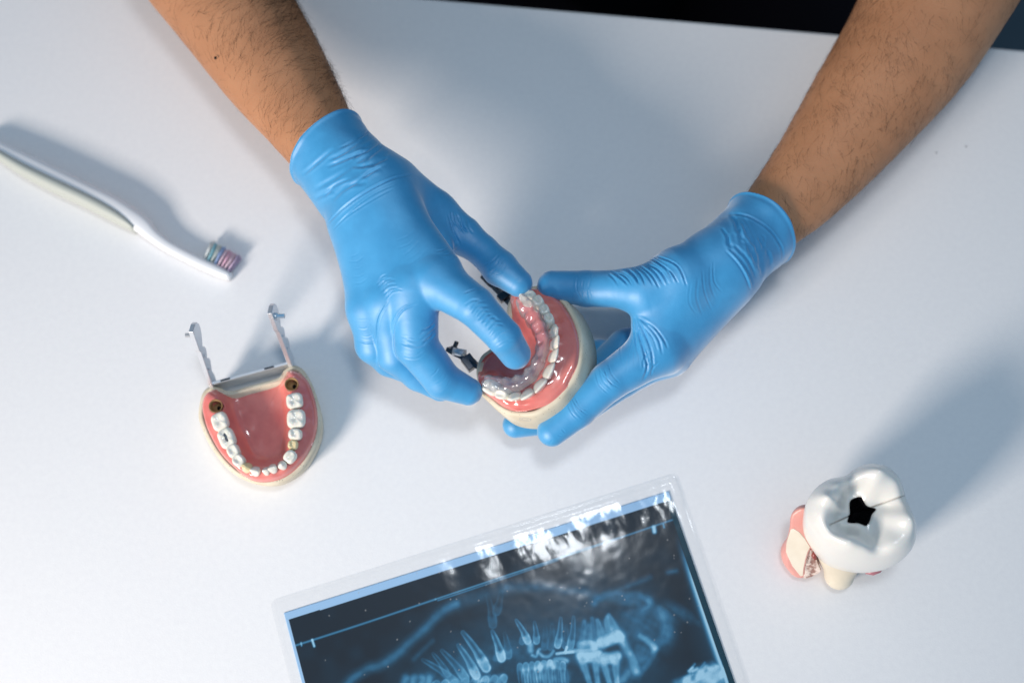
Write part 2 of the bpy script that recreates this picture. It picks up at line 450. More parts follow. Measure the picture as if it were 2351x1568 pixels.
# ---------------------------------------------------------------- gloves
def carve(V, N, lines, soft=1.0):
    """press creases into the skin of a glove: (points px, width cm, depth cm[, ridge])"""
    q = proj(V); view = CAMP-V; view /= np.linalg.norm(view, axis=1)[:, None]
    face = sstep(.0, .35, (view*N).sum(1)); disp = np.zeros(len(V))
    for ln in lines:
        pts = catmull(ln[0], 14) if len(ln[0]) > 2 else np.asarray(ln[0], float)
        wpx = ln[1]*.8/.028; dep = ln[2]*.85
        lo = pts.min(0)-4*wpx; hi = pts.max(0)+4*wpx
        m = np.flatnonzero(((q > lo) & (q < hi)).all(1) & (face > 0))
        if ln[3:] and len(ln) > 4: m = m[(V[m, 2] > ln[4])]
        if not len(m): continue
        d, par, side = poly_dist(q[m], pts)
        tap = np.clip(np.minimum(par, 1-par)/.22, 0, 1)**.7
        x = d*side/wpx
        prof = -np.exp(-x*x) + .55*np.exp(-(x-1.7)**2) + .35*np.exp(-(x+1.7)**2)
        disp[m] += dep*prof*tap*face[m]
    return V+N*disp[:, None]
def fan(a0, a1, b0, b1, n, w, dep, bow=0, jit=3):
    """n creases between segment a0-a1 and segment b0-b1"""
    out = []
    a0, a1, b0, b1 = map(lambda p: np.array(p, float), (a0, a1, b0, b1))
    for i in range(n):
        t = i/(n-1) if n > 1 else .5
        s = a0+(a1-a0)*t+RNG.normal(0, jit, 2); e = b0+(b1-b0)*t+RNG.normal(0, jit, 2)
        d = e-s; mp = (s+e)/2+np.array([-d[1], d[0]])*(bow+RNG.normal(0, .03))
        k0 = RNG.uniform(0, .15); k1 = RNG.uniform(.8, 1)
        out.append(([s+d*k0*.5, mp, s+d*k1], w*RNG.uniform(.8, 1.25), dep*RNG.uniform(.5, 1.2)))
    return out

# right hand of the person (left in the picture): back of the hand up
nA = np.array([-.55, -.18, .82])
wristA = [chain([(745, 335, 6.9, 100), (800, 405, 7.4, 97), (850, 458, 7.9, 106)], nA, .84, .6),
          chain([(850, 455, 7.9, 102), (870, 520, 8.2, 92)], nA, .70, .6)]
palmA = usm(wristA+[chain([(890, 500, 8.2, 80), (1003, 632, 9.9, 64)], nA, .74),
                    chain([(858, 500, 8.3, 80), (948, 655, 9.7, 61)], nA, .76),
                    chain([(842, 510, 8.1, 72), (893, 688, 8.8, 57)], nA, .80),
                    chain([(836, 515, 7.8, 64), (848, 705, 7.9, 53)], nA, .85),
                    chain([(905, 442, 7.0, 72), (995, 500, 6.2, 60), (1060, 540, 6.0, 43)], nA, .85),
                    chain([(960, 540, 7.0, 50), (1008, 575, 7.0, 34)], nA, .6)], 1.15)
fingA = [chain([(1000, 643, 10.1, 58), (1090, 703, 10.8, 46), (1157, 773, 10.0, 41), (1183, 812, 8.7, 36)], k=.15),
         chain([(948, 662, 9.6, 60), (956, 795, 8.3, 50), (1016, 873, 6.9, 43), (1076, 899, 6.2, 32)], k=.15),
         chain([(893, 695, 8.6, 56), (911, 812, 6.7, 47), (962, 858, 5.6, 39), (1012, 888, 5.2, 33)], k=.2),
         chain([(850, 705, 7.8, 51), (862, 790, 6.5, 46), (895, 826, 5.4, 38), (945, 852, 5.0, 32)], k=.2),
         chain([(1066, 544, 6.0, 43), (1109, 577, 6.1, 36), (1148, 616, 6.3, 41), (1191, 650, 6.5, 32)], k=.2)]
cutA_p = P(752, 331, 7.0); cutA_n = np.array([-.63, .776, -.22]); cutA_n /= np.linalg.norm(cutA_n)
def handA(Q):
    pal = palmA(Q); r = None
    for i, g in enumerate(fingA):
        d = smin(pal, g(Q), (.5, .6, .7, .7, .35)[i])
        r = d if r is None else smin(r, d, .10)
    s = (Q-cutA_p)@cutA_n
    bead = .10*np.exp(-((s+.14)/.13)**2)
    loose = .10*sstep(-4.2, -.3, s)
    return np.maximum(r-bead-loose, s)
V, F, N = surface_net(handA, (-17, -7, 1.5), (4, 20, 13.5), .115, 1)
# folds: cuff ring, knuckles, finger joints, thumb web
fa = [([(752, 514), (788, 478), (840, 441), (900, 411), (948, 400)], .085, .085), ([(764, 528), (800, 494), (862, 455), (905, 432)], .07, .04),
      ([(770, 520), (805, 486), (855, 448), (920, 418)], .05, .03),
      ([(893, 690), (870, 730), (865, 775), (866, 800)], .07, .06), ([(958, 698), (925, 712), (906, 742), (903, 775)], .07, .07),
      ([(1065, 674), (1082, 667), (1100, 662)], .06, .07), ([(1030, 493), (1040, 530), (1058, 566)], .09, .08), ([(1046, 488), (1062, 520), (1072, 534)], .08, .06)]
fa += fan((866, 652), (884, 690), (896, 628), (922, 668), 9, .06, .05, -.12)
fa += fan((1072, 705), (1118, 762), (1108, 688), (1165, 742), 10, .075, .075, -.15)
fa += fan((1030, 480), (1068, 500), (1050, 530), (1092, 548), 5, .085, .09, .1)
fa += fan((1000, 575), (1030, 598), (1050, 552), (1060, 582), 5, .06, .04, .1)
fa += fan((960, 755), (965, 790), (1000, 732), (1004, 752), 5, .075, .075, .05)
fa += fan((918, 770), (915, 812), (985, 770), (990, 812), 6, .055, .04, .12)
fa += fan((985, 868), (1006, 900), (1012, 840), (1036, 872), 4, .05, .03, .1)
fa += fan((1122, 770), (1140, 800), (1160, 742), (1188, 778), 5, .05, .035, -.12)
fa += fan((1128, 640), (1108, 618), (1172, 600), (1150, 580), 5, .055, .045, .1)
fa += fan((905, 560), (935, 610), (960, 520), (990, 565), 5, .06, .018, .08)
fa += fan((812, 740), (822, 790), (850, 735), (856, 785), 4, .055, .03, .1)
fa += fan((800, 590), (810, 650), (830, 580), (845, 640), 5, .06, .012, .1)
fa += fan((690, 385), (815, 275), (750, 485), (925, 385), 0, .1, .06) if False else []
for i in range(24):                            # the loose cuff: slanting folds
    tt = RNG.random()**.7; s = RNG.random()
    a = np.array([690, 395])*(1-tt)+np.array([830, 285])*tt+np.array([75, 105])*s*.85
    dd = np.array([.86, -.52])+RNG.normal(0, .10, 2); L = RNG.uniform(40, 110)
    fa.append(([a-dd*L/2, a+RNG.normal(0, 4, 2), a+dd*L/2], RNG.uniform(.09, .20), RNG.uniform(.03, .075)))
V2 = carve(V, N, fa)
s = (V-cutA_p)@cutA_n
V2 = V2+N*(vnoise(V*[.9, .9, .9])*.06*sstep(-5, -3.6, s)+vnoise(V*.5+7)*.022)[:, None]
mesh_np('glove', V2, F, M_glove, person)

# left hand of the person (right in the picture): thumb up, palm turned to the model
nB = np.array([.45, -.35, .8])
wristB = [chain([(1745, 527, 5.8, 90), (1700, 575, 6.3, 82), (1655, 612, 6.6, 84)], nB, .84, .6)]
palmB = usm(wristB+[chain([(1660, 600, 6.9, 80), (1560, 640, 7.7, 68), (1475, 668, 7.6, 50)]),
                    chain([(1650, 630, 6.5, 82), (1520, 795, 6.2, 60)], nB, .8),
                    chain([(1645, 640, 5.8, 78), (1535, 806, 4.6, 56)]),
                    chain([(1640, 640, 5.0, 70), (1535, 790, 3.4, 54)]),
                    chain([(1560, 650, 7.4, 66), (1500, 745, 6.8, 48)])], .9)
fingB = [chain([(1512, 800, 6.2, 58), (1400, 874, 6.2, 45), (1325, 944, 5.6, 39), (1268, 990, 5.2, 35)], k=.2),
         chain([(1525, 808, 4.4, 54), (1432, 868, 3.4, 42), (1310, 955, 2.6, 36), (1184, 975, 2.6, 30)], k=.2),
         chain([(1525, 790, 3.2, 50), (1440, 800, 2.6, 46), (1375, 850, 1.9, 38), (1310, 870, 1.5, 34)], k=.2),
         chain([(1530, 775, 2.7, 46), (1440, 820, 1.7, 38), (1375, 816, 1.4, 36), (1310, 830, 1.3, 33)], k=.2),
         chain([(1480, 667, 7.6, 50), (1430, 663, 7.2, 44), (1345, 663, 6.4, 41), (1268, 656, 6.1, 35)], k=.2)]
cutB_p = P(1752, 525, 5.9); cutB_n = np.array([.64, .77, -.5]); cutB_n /= np.linalg.norm(cutB_n)
def handB(Q):
    pal = palmB(Q); r = None
    for i, g in enumerate(fingB):
        d = smin(pal, g(Q), .8)
        r = d if r is None else smin(r, d, .10)
    s = (Q-cutB_p)@cutB_n
    bead = .10*np.exp(-((s+.14)/.13)**2)
    loose = .12*sstep(-3.4, -.3, s)
    return np.maximum(r-bead-loose, s)
V, F, N = surface_net(handB, (-2, -11, -.2), (23, 14, 12.5), .115, 1)
fb = [([(1668, 572), (1695, 600), (1715, 632), (1726, 664)], .09, -.10), ([(1690, 565), (1718, 600), (1735, 640)], .12, .06),
      ([(1672, 492), (1720, 498), (1765, 525), (1792, 565), (1795, 600)], .09, .05)]
fb += fan((1392, 628), (1500, 585), (1430, 660), (1578, 662), 13, .075, .095, -.10)
fb += [([(1458, 724), (1466, 760), (1478, 805), (1486, 845), (1476, 872)], .10, .10), ([(1460, 726), (1480, 765), (1496, 808), (1500, 850)], .09, .08), ([(1464, 728), (1492, 752), (1512, 780), (1521, 815)], .09, .08),
       ([(1468, 730), (1502, 752), (1526, 784), (1533, 802)], .09, .075), ([(1459, 728), (1471, 768), (1486, 812), (1494, 842)], .06, .05), ([(1476, 748), (1498, 775), (1509, 806)], .06, .05), ([(1456, 727), (1458, 770), (1464, 815)], .07, .05)]
fb += fan((1490, 800), (1510, 830), (1480, 850), (1490, 866), 3, .07, .05, .1)
fb += fan((1465, 735), (1475, 740), (1420, 860), (1470, 860), 4, .06, .02, .05)
fb += fan((1262, 1018), (1290, 985), (1275, 1012), (1300, 990), 3, .05, .04)
fb += fan((1365, 850), (1392, 838), (1400, 905), (1432, 890), 5, .055, .045, .1)
fb += fan((1298, 925), (1318, 905), (1330, 970), (1352, 952), 4, .05, .035, .1)
fb += fan((1330, 630), (1362, 628), (1338, 700), (1366, 700), 5, .055, .04, .1)
fb += fan((1590, 640), (1640, 600), (1600, 740), (1660, 690), 5, .08, .02, .08)
for i in range(20):
    tt = RNG.random(); s = RNG.random()
    a = np.array([1690, 500])*(1-tt)+np.array([1785, 580])*tt-np.array([55, -62])*s*.8
    dd = np.array([.45, .88])+RNG.normal(0, .2, 2); L = RNG.uniform(25, 70)
    fb.append(([a-dd*L/2, a+RNG.normal(0, 6, 2), a+dd*L/2], RNG.uniform(.09, .17), RNG.uniform(.02, .07)))
V2 = carve(V, N, fb)
s = (V-cutB_p)@cutB_n
V2 = V2+N*(vnoise(V*.9+3)*.10*sstep(-4.2, -3, s)+vnoise(V*.5+7)*.022)[:, None]
mesh_np('glove', V2, F, M_glove, person)

# ================================================================== jaw models
class Frame:
    def __init__(s, o, ex, n):
        s.o = np.asarray(o, float); s.n = np.asarray(n, float)/np.linalg.norm(n)
        ex = np.asarray(ex, float); ex = ex-s.n*(ex@s.n); s.ex = ex/np.linalg.norm(ex); s.ey = np.cross(s.n, s.ex)
    def loc(s, x, y, w=0):                     # pixel -> local (u, v) on the plane at height w
        r = ray(x, y); t = ((s.o+s.n*w-CAMP)@s.n)/(r@s.n); q = CAMP+r*t-s.o
        return np.array([q@s.ex, q@s.ey])
    def W(s, uv, w):
        uv = np.atleast_2d(uv); w = np.broadcast_to(np.asarray(w, float), (len(uv),))
        return s.o+uv[:, :1]*s.ex+uv[:, 1:2]*s.ey+w[:, None]*s.n

def loft(fr, rings, mat_, name, parent, n=150, cap=True):
    """rings: list of (outline (k,2), w) bottom to top, then closed over"""
    R = [resample(o, n, True) for o, w in rings]
    c = R[0].mean(0)
    # align starting points to the angle of the first ring
    a0 = R[0][0]-c
    V = np.vstack([fr.W(r, w) for r, (o, w) in zip(R, rings)]+[fr.W(R[0].mean(0), rings[0][1]), fr.W(R[-1].mean(0), rings[-1][1])])
    k = len(rings); F = [[i*n+j, i*n+(j+1) % n, (i+1)*n+(j+1) % n, (i+1)*n+j] for i in range(k-1) for j in range(n)]
    b = k*n; F += [[b, (j+1) % n, j] for j in range(n)]+[[b+1, (k-1)*n+j, (k-1)*n+(j+1) % n] for j in range(n)]
    o = mesh_np(name, V, F, mat_, parent); return o
def inset(o, d):
    o = resample(o, 150, True); t = np.roll(o, -1, 0)-np.roll(o, 1, 0); t /= np.linalg.norm(t, axis=1)[:, None]
    nrm = np.stack([t[:, 1], -t[:, 0]], 1); area = np.sum(o[:, 0]*np.roll(o[:, 1], -1)-np.roll(o[:, 0], -1)*o[:, 1])
    if area < 0: nrm = -nrm
    q = o-nrm*d
    for _ in range(2): q = .25*np.roll(q, 1, 0)+.5*q+.25*np.roll(q, -1, 0)
    return q

def tooth_shape(kind, w, l, h, seed):
    """local tooth: x along the arch, y towards the cheek, z up from the gum"""
    rg = np.random.default_rng(seed); nu = 28
    th = np.linspace(0, 2*math.pi, nu, endpoint=False)
    e = {'molar': .62, 'premolar': .75, 'canine': .85, 'incisor': .8}[kind]
    cx = np.sign(np.cos(th))*np.abs(np.cos(th))**e; cy = np.sign(np.sin(th))*np.abs(np.sin(th))**e
    rings = []
    if kind in ('molar', 'premolar'):
        side = [(-.5, .80), (-.1, .88), (.25, 1.0), (.55, .99), (.8, .90)]; top = [(.95, .78), (.99, .60), (.95, .42), (.89, .25), (.86, .1)]
        for z, s in side: rings.append(np.stack([cx*s*w/2, cy*s*l/2, np.full(nu, z*h)], 1))
        ph = rg.uniform(-.15, .15); k = 4 if kind == 'molar' else 2
        for z, s in top:
            cusp = np.cos(k*(th-math.pi/4)+ph) if k == 4 else np.cos(2*(th-math.pi/2)+ph)
            amp = .055*math.sin(min(1, s/.60)*math.pi*.5)**1.5
            rings.append(np.stack([cx*s*w/2, cy*s*l/2, (z+amp*(cusp-.3))*h], 1))
        cen = np.array([0, 0, .85*h])
    else:
        pt = .30 if kind == 'canine' else .03
        for z, sw, sl in [(-.6, .50, .62), (-.25, .60, .85), (.1, .74, 1.0), (.4, .92, .82), (.65, 1.0, .58), (.85, .98, .38), (.96, .92, .26), (1.0, .80, .16)]:
            zz = np.full(nu, z*h)
            if z > .3: zz = zz-pt*h*(z-.3)/.7*np.abs(cx)*1.0
            sq = 1 if z < .5 else .9
            yy = cy*sl*l/2+.10*l*max(0, .4-z)
            rings.append(np.stack([cx*sw*w/2*sq, yy, zz], 1))
        cen = np.array([0, 0, h*(1.0)])
    V = np.vstack(rings+[cen[None]]); n = len(rings)
    F = [[i*nu+j, i*nu+(j+1) % nu, (i+1)*nu+(j+1) % nu, (i+1)*nu+j] for i in range(n-1) for j in range(nu)]
    F += [[(n-1)*nu+j, (n-1)*nu+(j+1) % nu, n*nu] for j in range(nu)]
    V = V+np.stack([vnoise(V*3+seed*3.1), vnoise(V*3+seed*5.7), vnoise(V*3+seed)], 1)*.02
    return V, F

def jaw(fr, parent, gum, base_top, base_bot, base_w0, base_w1, arch, teeth, ridge, floor_w, rim_w, cen, tilt_out=0.0, socket=()):
    """gum heightfield over the base, teeth seated along the arch"""
    loft(fr, [(inset(base_bot, .25), base_w0), (base_bot, base_w0+.2), (base_top, base_w1-.22), (inset(base_top, .07), base_w1-.07), (inset(base_top, .2), base_w1), (inset(base_top, .31), base_w1-.01), (inset(base_top, .52), floor_w-.3)], M_plaster, 'base', parent)
    n, m = 220, 64
    G = resample(gum, n, True); A = resample(arch, 80)
    rr = np.r_[np.linspace(0, .8, 40), np.linspace(.82, 1, 24)]
    uv = (cen+(G[:, None, :]-cen)*rr[None, :, None]).reshape(-1, 2)
    d, par, sd = poly_dist(uv, A)
    ctr_side = np.sign(poly_dist(np.array([cen]), A)[2][0]); ins = sd == ctr_side
    rfac = np.tile(rr, n)
    endt = np.minimum(1, 1.0)
    prof_in = np.exp(-(d/.62)**2.4)
    prof_out = np.exp(-(d/.85)**2)
    scal = .07*np.cos(par*math.pi*2*len(teeth))*np.exp(-((d-.45)/.25)**2)
    h = np.where(ins, floor_w+(ridge-floor_w)*prof_in, rim_w+.15+(ridge-rim_w-.15)*prof_out+scal)
    edge = np.sqrt(np.clip(1-((rfac-.93)/.07).clip(0, 1)**2, 0, 1))
    h = rim_w-.12+(h-rim_w+.12)*np.where(rfac > .93, edge, 1)
    h = h.reshape(n, m)
    for _ in range(5): h[:, 1:-1] = (h[:, :-2]+2*h[:, 1:-1]+h[:, 2:])/4; h[:, :-2] = (np.roll(h, 1, 0)+2*h+np.roll(h, -1, 0))[:, :-2]/4
    h[:, 0] = h[:, 0].mean()
    # sockets are sunk into the gum
    hv = h.reshape(-1)
    for (c, rad, dep) in socket:
        q = np.linalg.norm(uv-c, axis=1); hv -= dep*(1-sstep(rad*.78, rad*1.02, q))
    hv += .025*vnoise(np.c_[uv*1.7, uv[:, :1]*0])
    V = fr.W(uv, hv); F = grid_faces(n, m, True)
    nb = len(V); bot = fr.W(G, rim_w-.5); V = np.vstack([V, bot])
    F = F.tolist()+[[j*m+m-1, nb+j, nb+(j+1) % n, ((j+1) % n)*m+m-1] for j in range(n)]
    go = mesh_np('gum', V, F, M_gum, parent)
    out = []
    for i, (kind, c, w, l, hh, matl) in enumerate(teeth):
        dd, pp, _ = poly_dist(c[None], A); k = int(np.clip(pp[0]*79, 1, 78)); tg = A[k+1]-A[k-1]; tg /= np.linalg.norm(tg)
        ou = np.array([tg[1], -tg[0]]); 
        if ou@(cen-c) > 0: ou = -ou
        tv, tf = tooth_shape(kind, w, l, hh, i+3)
        ex = fr.ex*tg[0]+fr.ey*tg[1]; ey = fr.ex*ou[0]+fr.ey*ou[1]
        a = tilt_out*(1 if kind in ('incisor', 'canine') else .55)
        ez = fr.n*math.cos(a)+ey*math.sin(a); ey = ey*math.cos(a)-fr.n*math.sin(a)
        o0 = fr.W(c, ridge-.08)[0]
        Vt = o0+tv[:, :1]*ex+tv[:, 1:2]*ey+tv[:, 2:3]*ez
        if np.dot(np.cross(ex, ey), ez) < 0: tf = [f[::-1] for f in tf]
        out.append((mesh_np('tooth', Vt, tf, matl, parent), o0, ex, ey, ez))
    return out

def Z6(x, y): return 398+x/3.46, 686+y/3.46
# ---------------------------------------------------------------- jaw model lying on the table
frA = Frame((P(600, 990, 0)), (1, 0, 0), (0, 0, 1))
jA = thing('jaw_model', 'pink and cream dental jaw model standing alone on the table with two hinge arms', 'dental model', frA.o, 'dental jaw models')
g6 = lambda pts, w: np.array([frA.loc(*Z6(*p), w) for p in pts])
baseA = g6([(195,920),(215,780),(250,715),(300,690),(360,700),(450,730),(600,688),(830,622),(870,570),(930,530),(990,532),(1050,585),(1110,700),(1160,850),(1180,980),(1165,1100),(1115,1220),(1035,1340),(930,1425),(800,1475),(650,1468),(500,1402),(380,1295),(280,1150),(222,1020)], 1.75)
gumA = g6([(228,850),(250,770),(320,720),(390,728),(450,745),(600,708),(830,650),(870,592),(940,568),(1020,600),(1090,700),(1142,900),(1130,1080),(1062,1240),(962,1360),(850,1430),(720,1455),(600,1430),(480,1340),(370,1220),(280,1060),(240,940)], 1.9)
archA = g6([(320,780),(340,870),(366,965),(420,1095),(472,1200),(515,1275),(582,1325),(650,1352),(735,1352),(785,1335),(858,1305),(922,1240),(945,1150),(962,1070),(968,945),(955,805),(938,690),(920,640)], 2.7)
tA = [('molar', (365,966), 145,132,.60,0), ('molar', (420,1098), 162,132,.60,0), ('premolar', (473,1201), 112,100,.62,0), ('premolar', (515,1276), 106,95,.66,0),
      ('canine', (580,1330), 92,85,.75,1), ('incisor', (648,1358), 86,82,.72,0), ('incisor', (730,1357), 60,70,.70,0), ('incisor', (782,1337), 76,78,.75,0),
      ('canine', (857,1310), 80,78,.75,0), ('premolar', (921,1247), 104,98,.7,0), ('premolar', (942,1154), 78,80,.58,1), ('premolar', (960,1070), 94,110,.62,0),
      ('molar', (968,946), 154,146,.62,0), ('molar', (954,803), 126,134,.58,0)]
teethA = [(k, g6([c], 3.1)[0], w*.00835, l*.00835, h, M_enamel_y if y else M_enamel) for k, c, w, l, h, y in tA]
sockA = [(g6([(335,850)], 2.6)[0], .42, .75), (g6([(938,678)], 2.6)[0], .42, .75)]
cenA = g6([(650,1000)], 2)[0]
resA = jaw(frA, jA, gumA, baseA, inset(baseA, .12), 0.0, 1.8, archA, teethA, 2.62, 1.15, 1.93, cenA, .12, sockA)
for c, rad, dep in sockA:                      # brown lined sockets with a black screw hole
    q = MB(); a = np.linspace(0, 2*math.pi, 25)[:-1]
    ring = lambda r, w: frA.W(np.stack([c[0]+r*np.cos(a), c[1]+r*np.sin(a)], 1), w)
    Vr = np.vstack([ring(.455, 2.60), ring(.40, 2.62), ring(.37, 2.2), ring(.34, 1.9), ring(.0, 1.9)])
    q.add(Vr, [[i*24+j, i*24+(j+1) % 24, (i+1)*24+(j+1) % 24, (i+1)*24+j] for i in range(4) for j in range(24)])
    so = q.build('socket', M_brown, jA, True)
    q = MB(); q.tube([frA.W(c+[.09, -.03], 1.85)[0], frA.W(c+[.09, -.03], 2.0)[0]], [.15, .13], 16); q.build('screw_hole', M_black, so, True)
# dark filling in the second molar
o, o0, ex, ey, ez = resA[1]
q = MB(); pts = [(-.34,.0),(-.22,.10),(-.05,.07),(.1,.12),(.28,.05),(.36,-.03),(.22,-.08),(.05,-.04),(-.1,-.10),(-.26,-.07)]
pts = [(x, y) for x, y in pts]
q.prism([o0+ex*x+ey*y+ez*.50 for x, y in pts], ez*.045)
fo = q.build('filling', M_amalgam, o, bevel=.015)
# hinge arms: thin scalloped plates rising from the back of the base
def hinge_arm(parent, root, tip, side, thick, mat_, pin_len, pin_out, hw=.32):
    root = np.asarray(root, float); tip = np.asarray(tip, float); d = tip-root; L = np.linalg.norm(d); d /= L
    side = np.asarray(side, float); side = side-d*(side@d); side /= np.linalg.norm(side); wv = np.cross(d, side)
    prof = [(0, .9), (.12, .85), (.20, .6), (.26, .9), (.32, 1.1), (.38, 1.0), (.43, .5), (.49, .9), (.54, 1.0), (.59, .85), (.64, .35), (.70, .8), (.77, 1.2), (.84, 1.4), (.91, 1.35), (.97, 1.0), (1.0, .4)]
    up = [root+d*L*t+wv*hw*s for t, s in prof]; dn = [root+d*L*t-wv*hw*(.55+.25*(t > .68)) for t, s in prof[::-1]]
    q = MB(); q.prism([p-side*thick/2 for p in up+dn], side*thick); a = q.build('hinge_arm', mat_, parent, bevel=.03)
    c = root+d*L*.86
    q = MB(); q.tube([c-side*.05*pin_out, c+side*pin_len*.4*pin_out, c+side*pin_len*.42*pin_out, c+side*pin_len*pin_out], [.26, .24, .15, .15], 16); q.build('hinge_pin', mat_, a, True)
    for t in (.3, .52):
        q = MB(); q.tube([root+d*L*t-side*(thick/2+.03), root+d*L*t+side*(thick/2+.03)], .11, 12); q.build('rivet', mat_, a, True)
    return a
b1 = P(*Z6(312, 690), 1.5); b2 = P(*Z6(938, 520), 1.5)
hinge_arm(jA, b1, P(*Z6(150, 222), 6.6), (.94, .1, .28), .30, M_metal, .62, -1, .55)
hinge_arm(jA, b2, P(*Z6(772, 75), 6.6), (.94, .1, .28), .30, M_metal, .72, 1, .55)
pl = MB(); pa = P(*Z6(330, 705), 1.2); pb = P(*Z6(925, 545), 1.2); dx = (pb-pa)/np.linalg.norm(pb-pa); dn_ = np.cross([0, 0, 1], dx)
pl.box((pa+pb)/2+[0, 0, -.1]+dn_*.12, [dx, dn_, [0, 0, 1]], (np.linalg.norm(pb-pa)/2+.15, .10, .9)); bp_ = pl.build('back_plate', M_metal, jA, bevel=.04)
for tt in (.18, .76):
    q = MB(); q.box(pa+(pb-pa)*tt+[0, 0, .75]+dn_*.12, [dx, dn_, [0, 0, 1]], (.32, .06, .08)); q.build('slot', M_dark_metal, bp_)

# ---------------------------------------------------------------- jaw model held in the gloves
def Z3(x, y): return 1010+x/5.483, 612+y/5.483
def Z4(x, y): return 1102+x/3.658, 612+y/3.658
ant = np.array([.905, -.425, 0]); phi = math.radians(25)
nH = np.array([-ant[0]*math.sin(phi), -ant[1]*math.sin(phi)*.75, math.cos(phi)])
frB = Frame(P(1225, 808, 6.2), ant, nH)
jB = thing('jaw_model', 'cream based dental jaw model held between the blue gloves, its front teeth facing right', 'dental model', frB.o, 'dental jaw models')
gB = lambda pts, w: np.array([frB.loc(*p, w) for p in pts])
gumB = gB([(1174,685),(1192,676),(1231,664),(1262,674),(1284,691),(1302,714),(1318,743),(1328,776),(1330,803),(1325,840),(1310,872),(1298,894),(1266,924),(1233,938),(1192,945),(1160,937),(1129,915),(1108,898),(1100,870),(1099,847),(1112,822),(1134,803),(1155,770),(1168,735),(1170,705)], 0)
baseB = gB([(1168,690),(1185,672),(1231,655),(1268,666),(1296,684),(1318,715),(1334,752),(1341,790),(1338,830),(1326,866),(1310,888),(1290,916),(1262,938),(1228,955),(1190,957),(1155,948),(1122,922),(1100,900),(1094,868),(1093,845),(1105,815),(1128,798),(1148,768),(1160,735),(1163,708)], -.1)
botB = inset(baseB, -.13)
archB = gB([(1186,682),(1222,690),(1240,710),(1252,732),(1263,752),(1267,778),(1266,803),(1258,834),(1242,866),(1222,888),(1196,900),(1160,900),(1128,885),(1110,868)], .8)
tB = [('molar', (1210,684), .82,.72,.62), ('premolar', (1232,699), .66,.66,.74), ('premolar', (1246,719), .60,.62,.78), ('premolar', (1257,741), .62,.6,.86), ('canine', (1265,765), .70,.58,.98),
      ('incisor', (1267,791), .66,.54,1.0), ('incisor', (1264,818), .74,.54,1.06), ('incisor', (1253,851), .90,.56,1.15), ('incisor', (1234,880), .90,.56,1.15), ('incisor', (1209,898), .76,.54,1.02),
      ('canine', (1182,903), .74,.58,.95), ('premolar', (1157,900), .7,.66,.8), ('molar', (1130,886), .9,.8,.65)]
teethB = [(k, gB([c], 1.0)[0], w*1.36, l*1.12, h*1.12, M_enamel) for k, c, w, l, h in tB]
cenB = gB([(1195,805)], .2)[0]
jaw(frB, jB, gumB, baseB, botB, -2.35, .02, archB, teethB, .75, -.25, .12, cenB, .62)
# worn oval blue-grey stamp on the plaster wall below the front teeth
from mathutils.bvhtree import BVHTree
bb = [c for c in jB.children if c.name.startswith('base')][0]
bvh = BVHTree.FromPolygons([tuple(np.array(v.co)/CM+frB.o) for v in bb.data.vertices], [tuple(p.vertices) for p in bb.data.polygons])
def on_base(x, y):
    h_ = bvh.ray_cast(Vector(CAMP), Vector(ray(x, y)).normalized()); return None if h_[0] is None else np.array(h_[0])+np.array(h_[1])*.012
q = MB()
for (rx_, ry_, a0, a1) in [(13, 3.6, 0, 350), (8, 2.0, 20, 200), (8, 2.0, 215, 330)]:
    pts = [on_base(1206+rx_*math.cos(math.radians(a))-.2*ry_*math.sin(math.radians(a)), 962.5+ry_*math.sin(math.radians(a))+.12*rx_*math.cos(math.radians(a))) for a in np.linspace(a0, a1, 26)]
    pts = [p_ for p_ in pts if p_ is not None]
    if len(pts) > 4: q.tube(pts, .018, 6)
if q.n: q.build('stamp', mat('stamp_ink', (.22, .27, .34), .6, .2), jB, True)
back = gB([(1175, 700), (1105, 845)], -1.0)
c1 = frB.W(back[1], -1.0)[0]; c2 = frB.W(back[0], -1.0)[0]
hinge_arm(jB, c1, P(1030, 800, 3.0), (.3, .8, .5), .3, M_dark_metal, .7, 1, .42)
hinge_arm(jB, c2, P(1110, 632, 3.6), (.8, -.3, .5), .3, M_dark_metal, .8, 1, .36)
q = MB(); c = P(1078, 833, 3.4); q.box(c, [[.8, .6, 0], [-.6, .8, 0], [0, 0, 1]], (.38, .48, .35)); q.build('hinge_block', M_dark_metal, jB, bevel=.05)
q = MB(); c = P(1157, 680, 4.0); q.box(c, [[.8, .6, 0], [-.6, .8, 0], [0, 0, 1]], (.42, .26, .3)); q.build('hinge_block', M_dark_metal, jB, bevel=.05)
q = MB(); q.tube([P(1040, 806, 3.5), P(1070, 812, 3.6)], .26, 16); q.build('hinge_bolt', M_metal, jB, True)

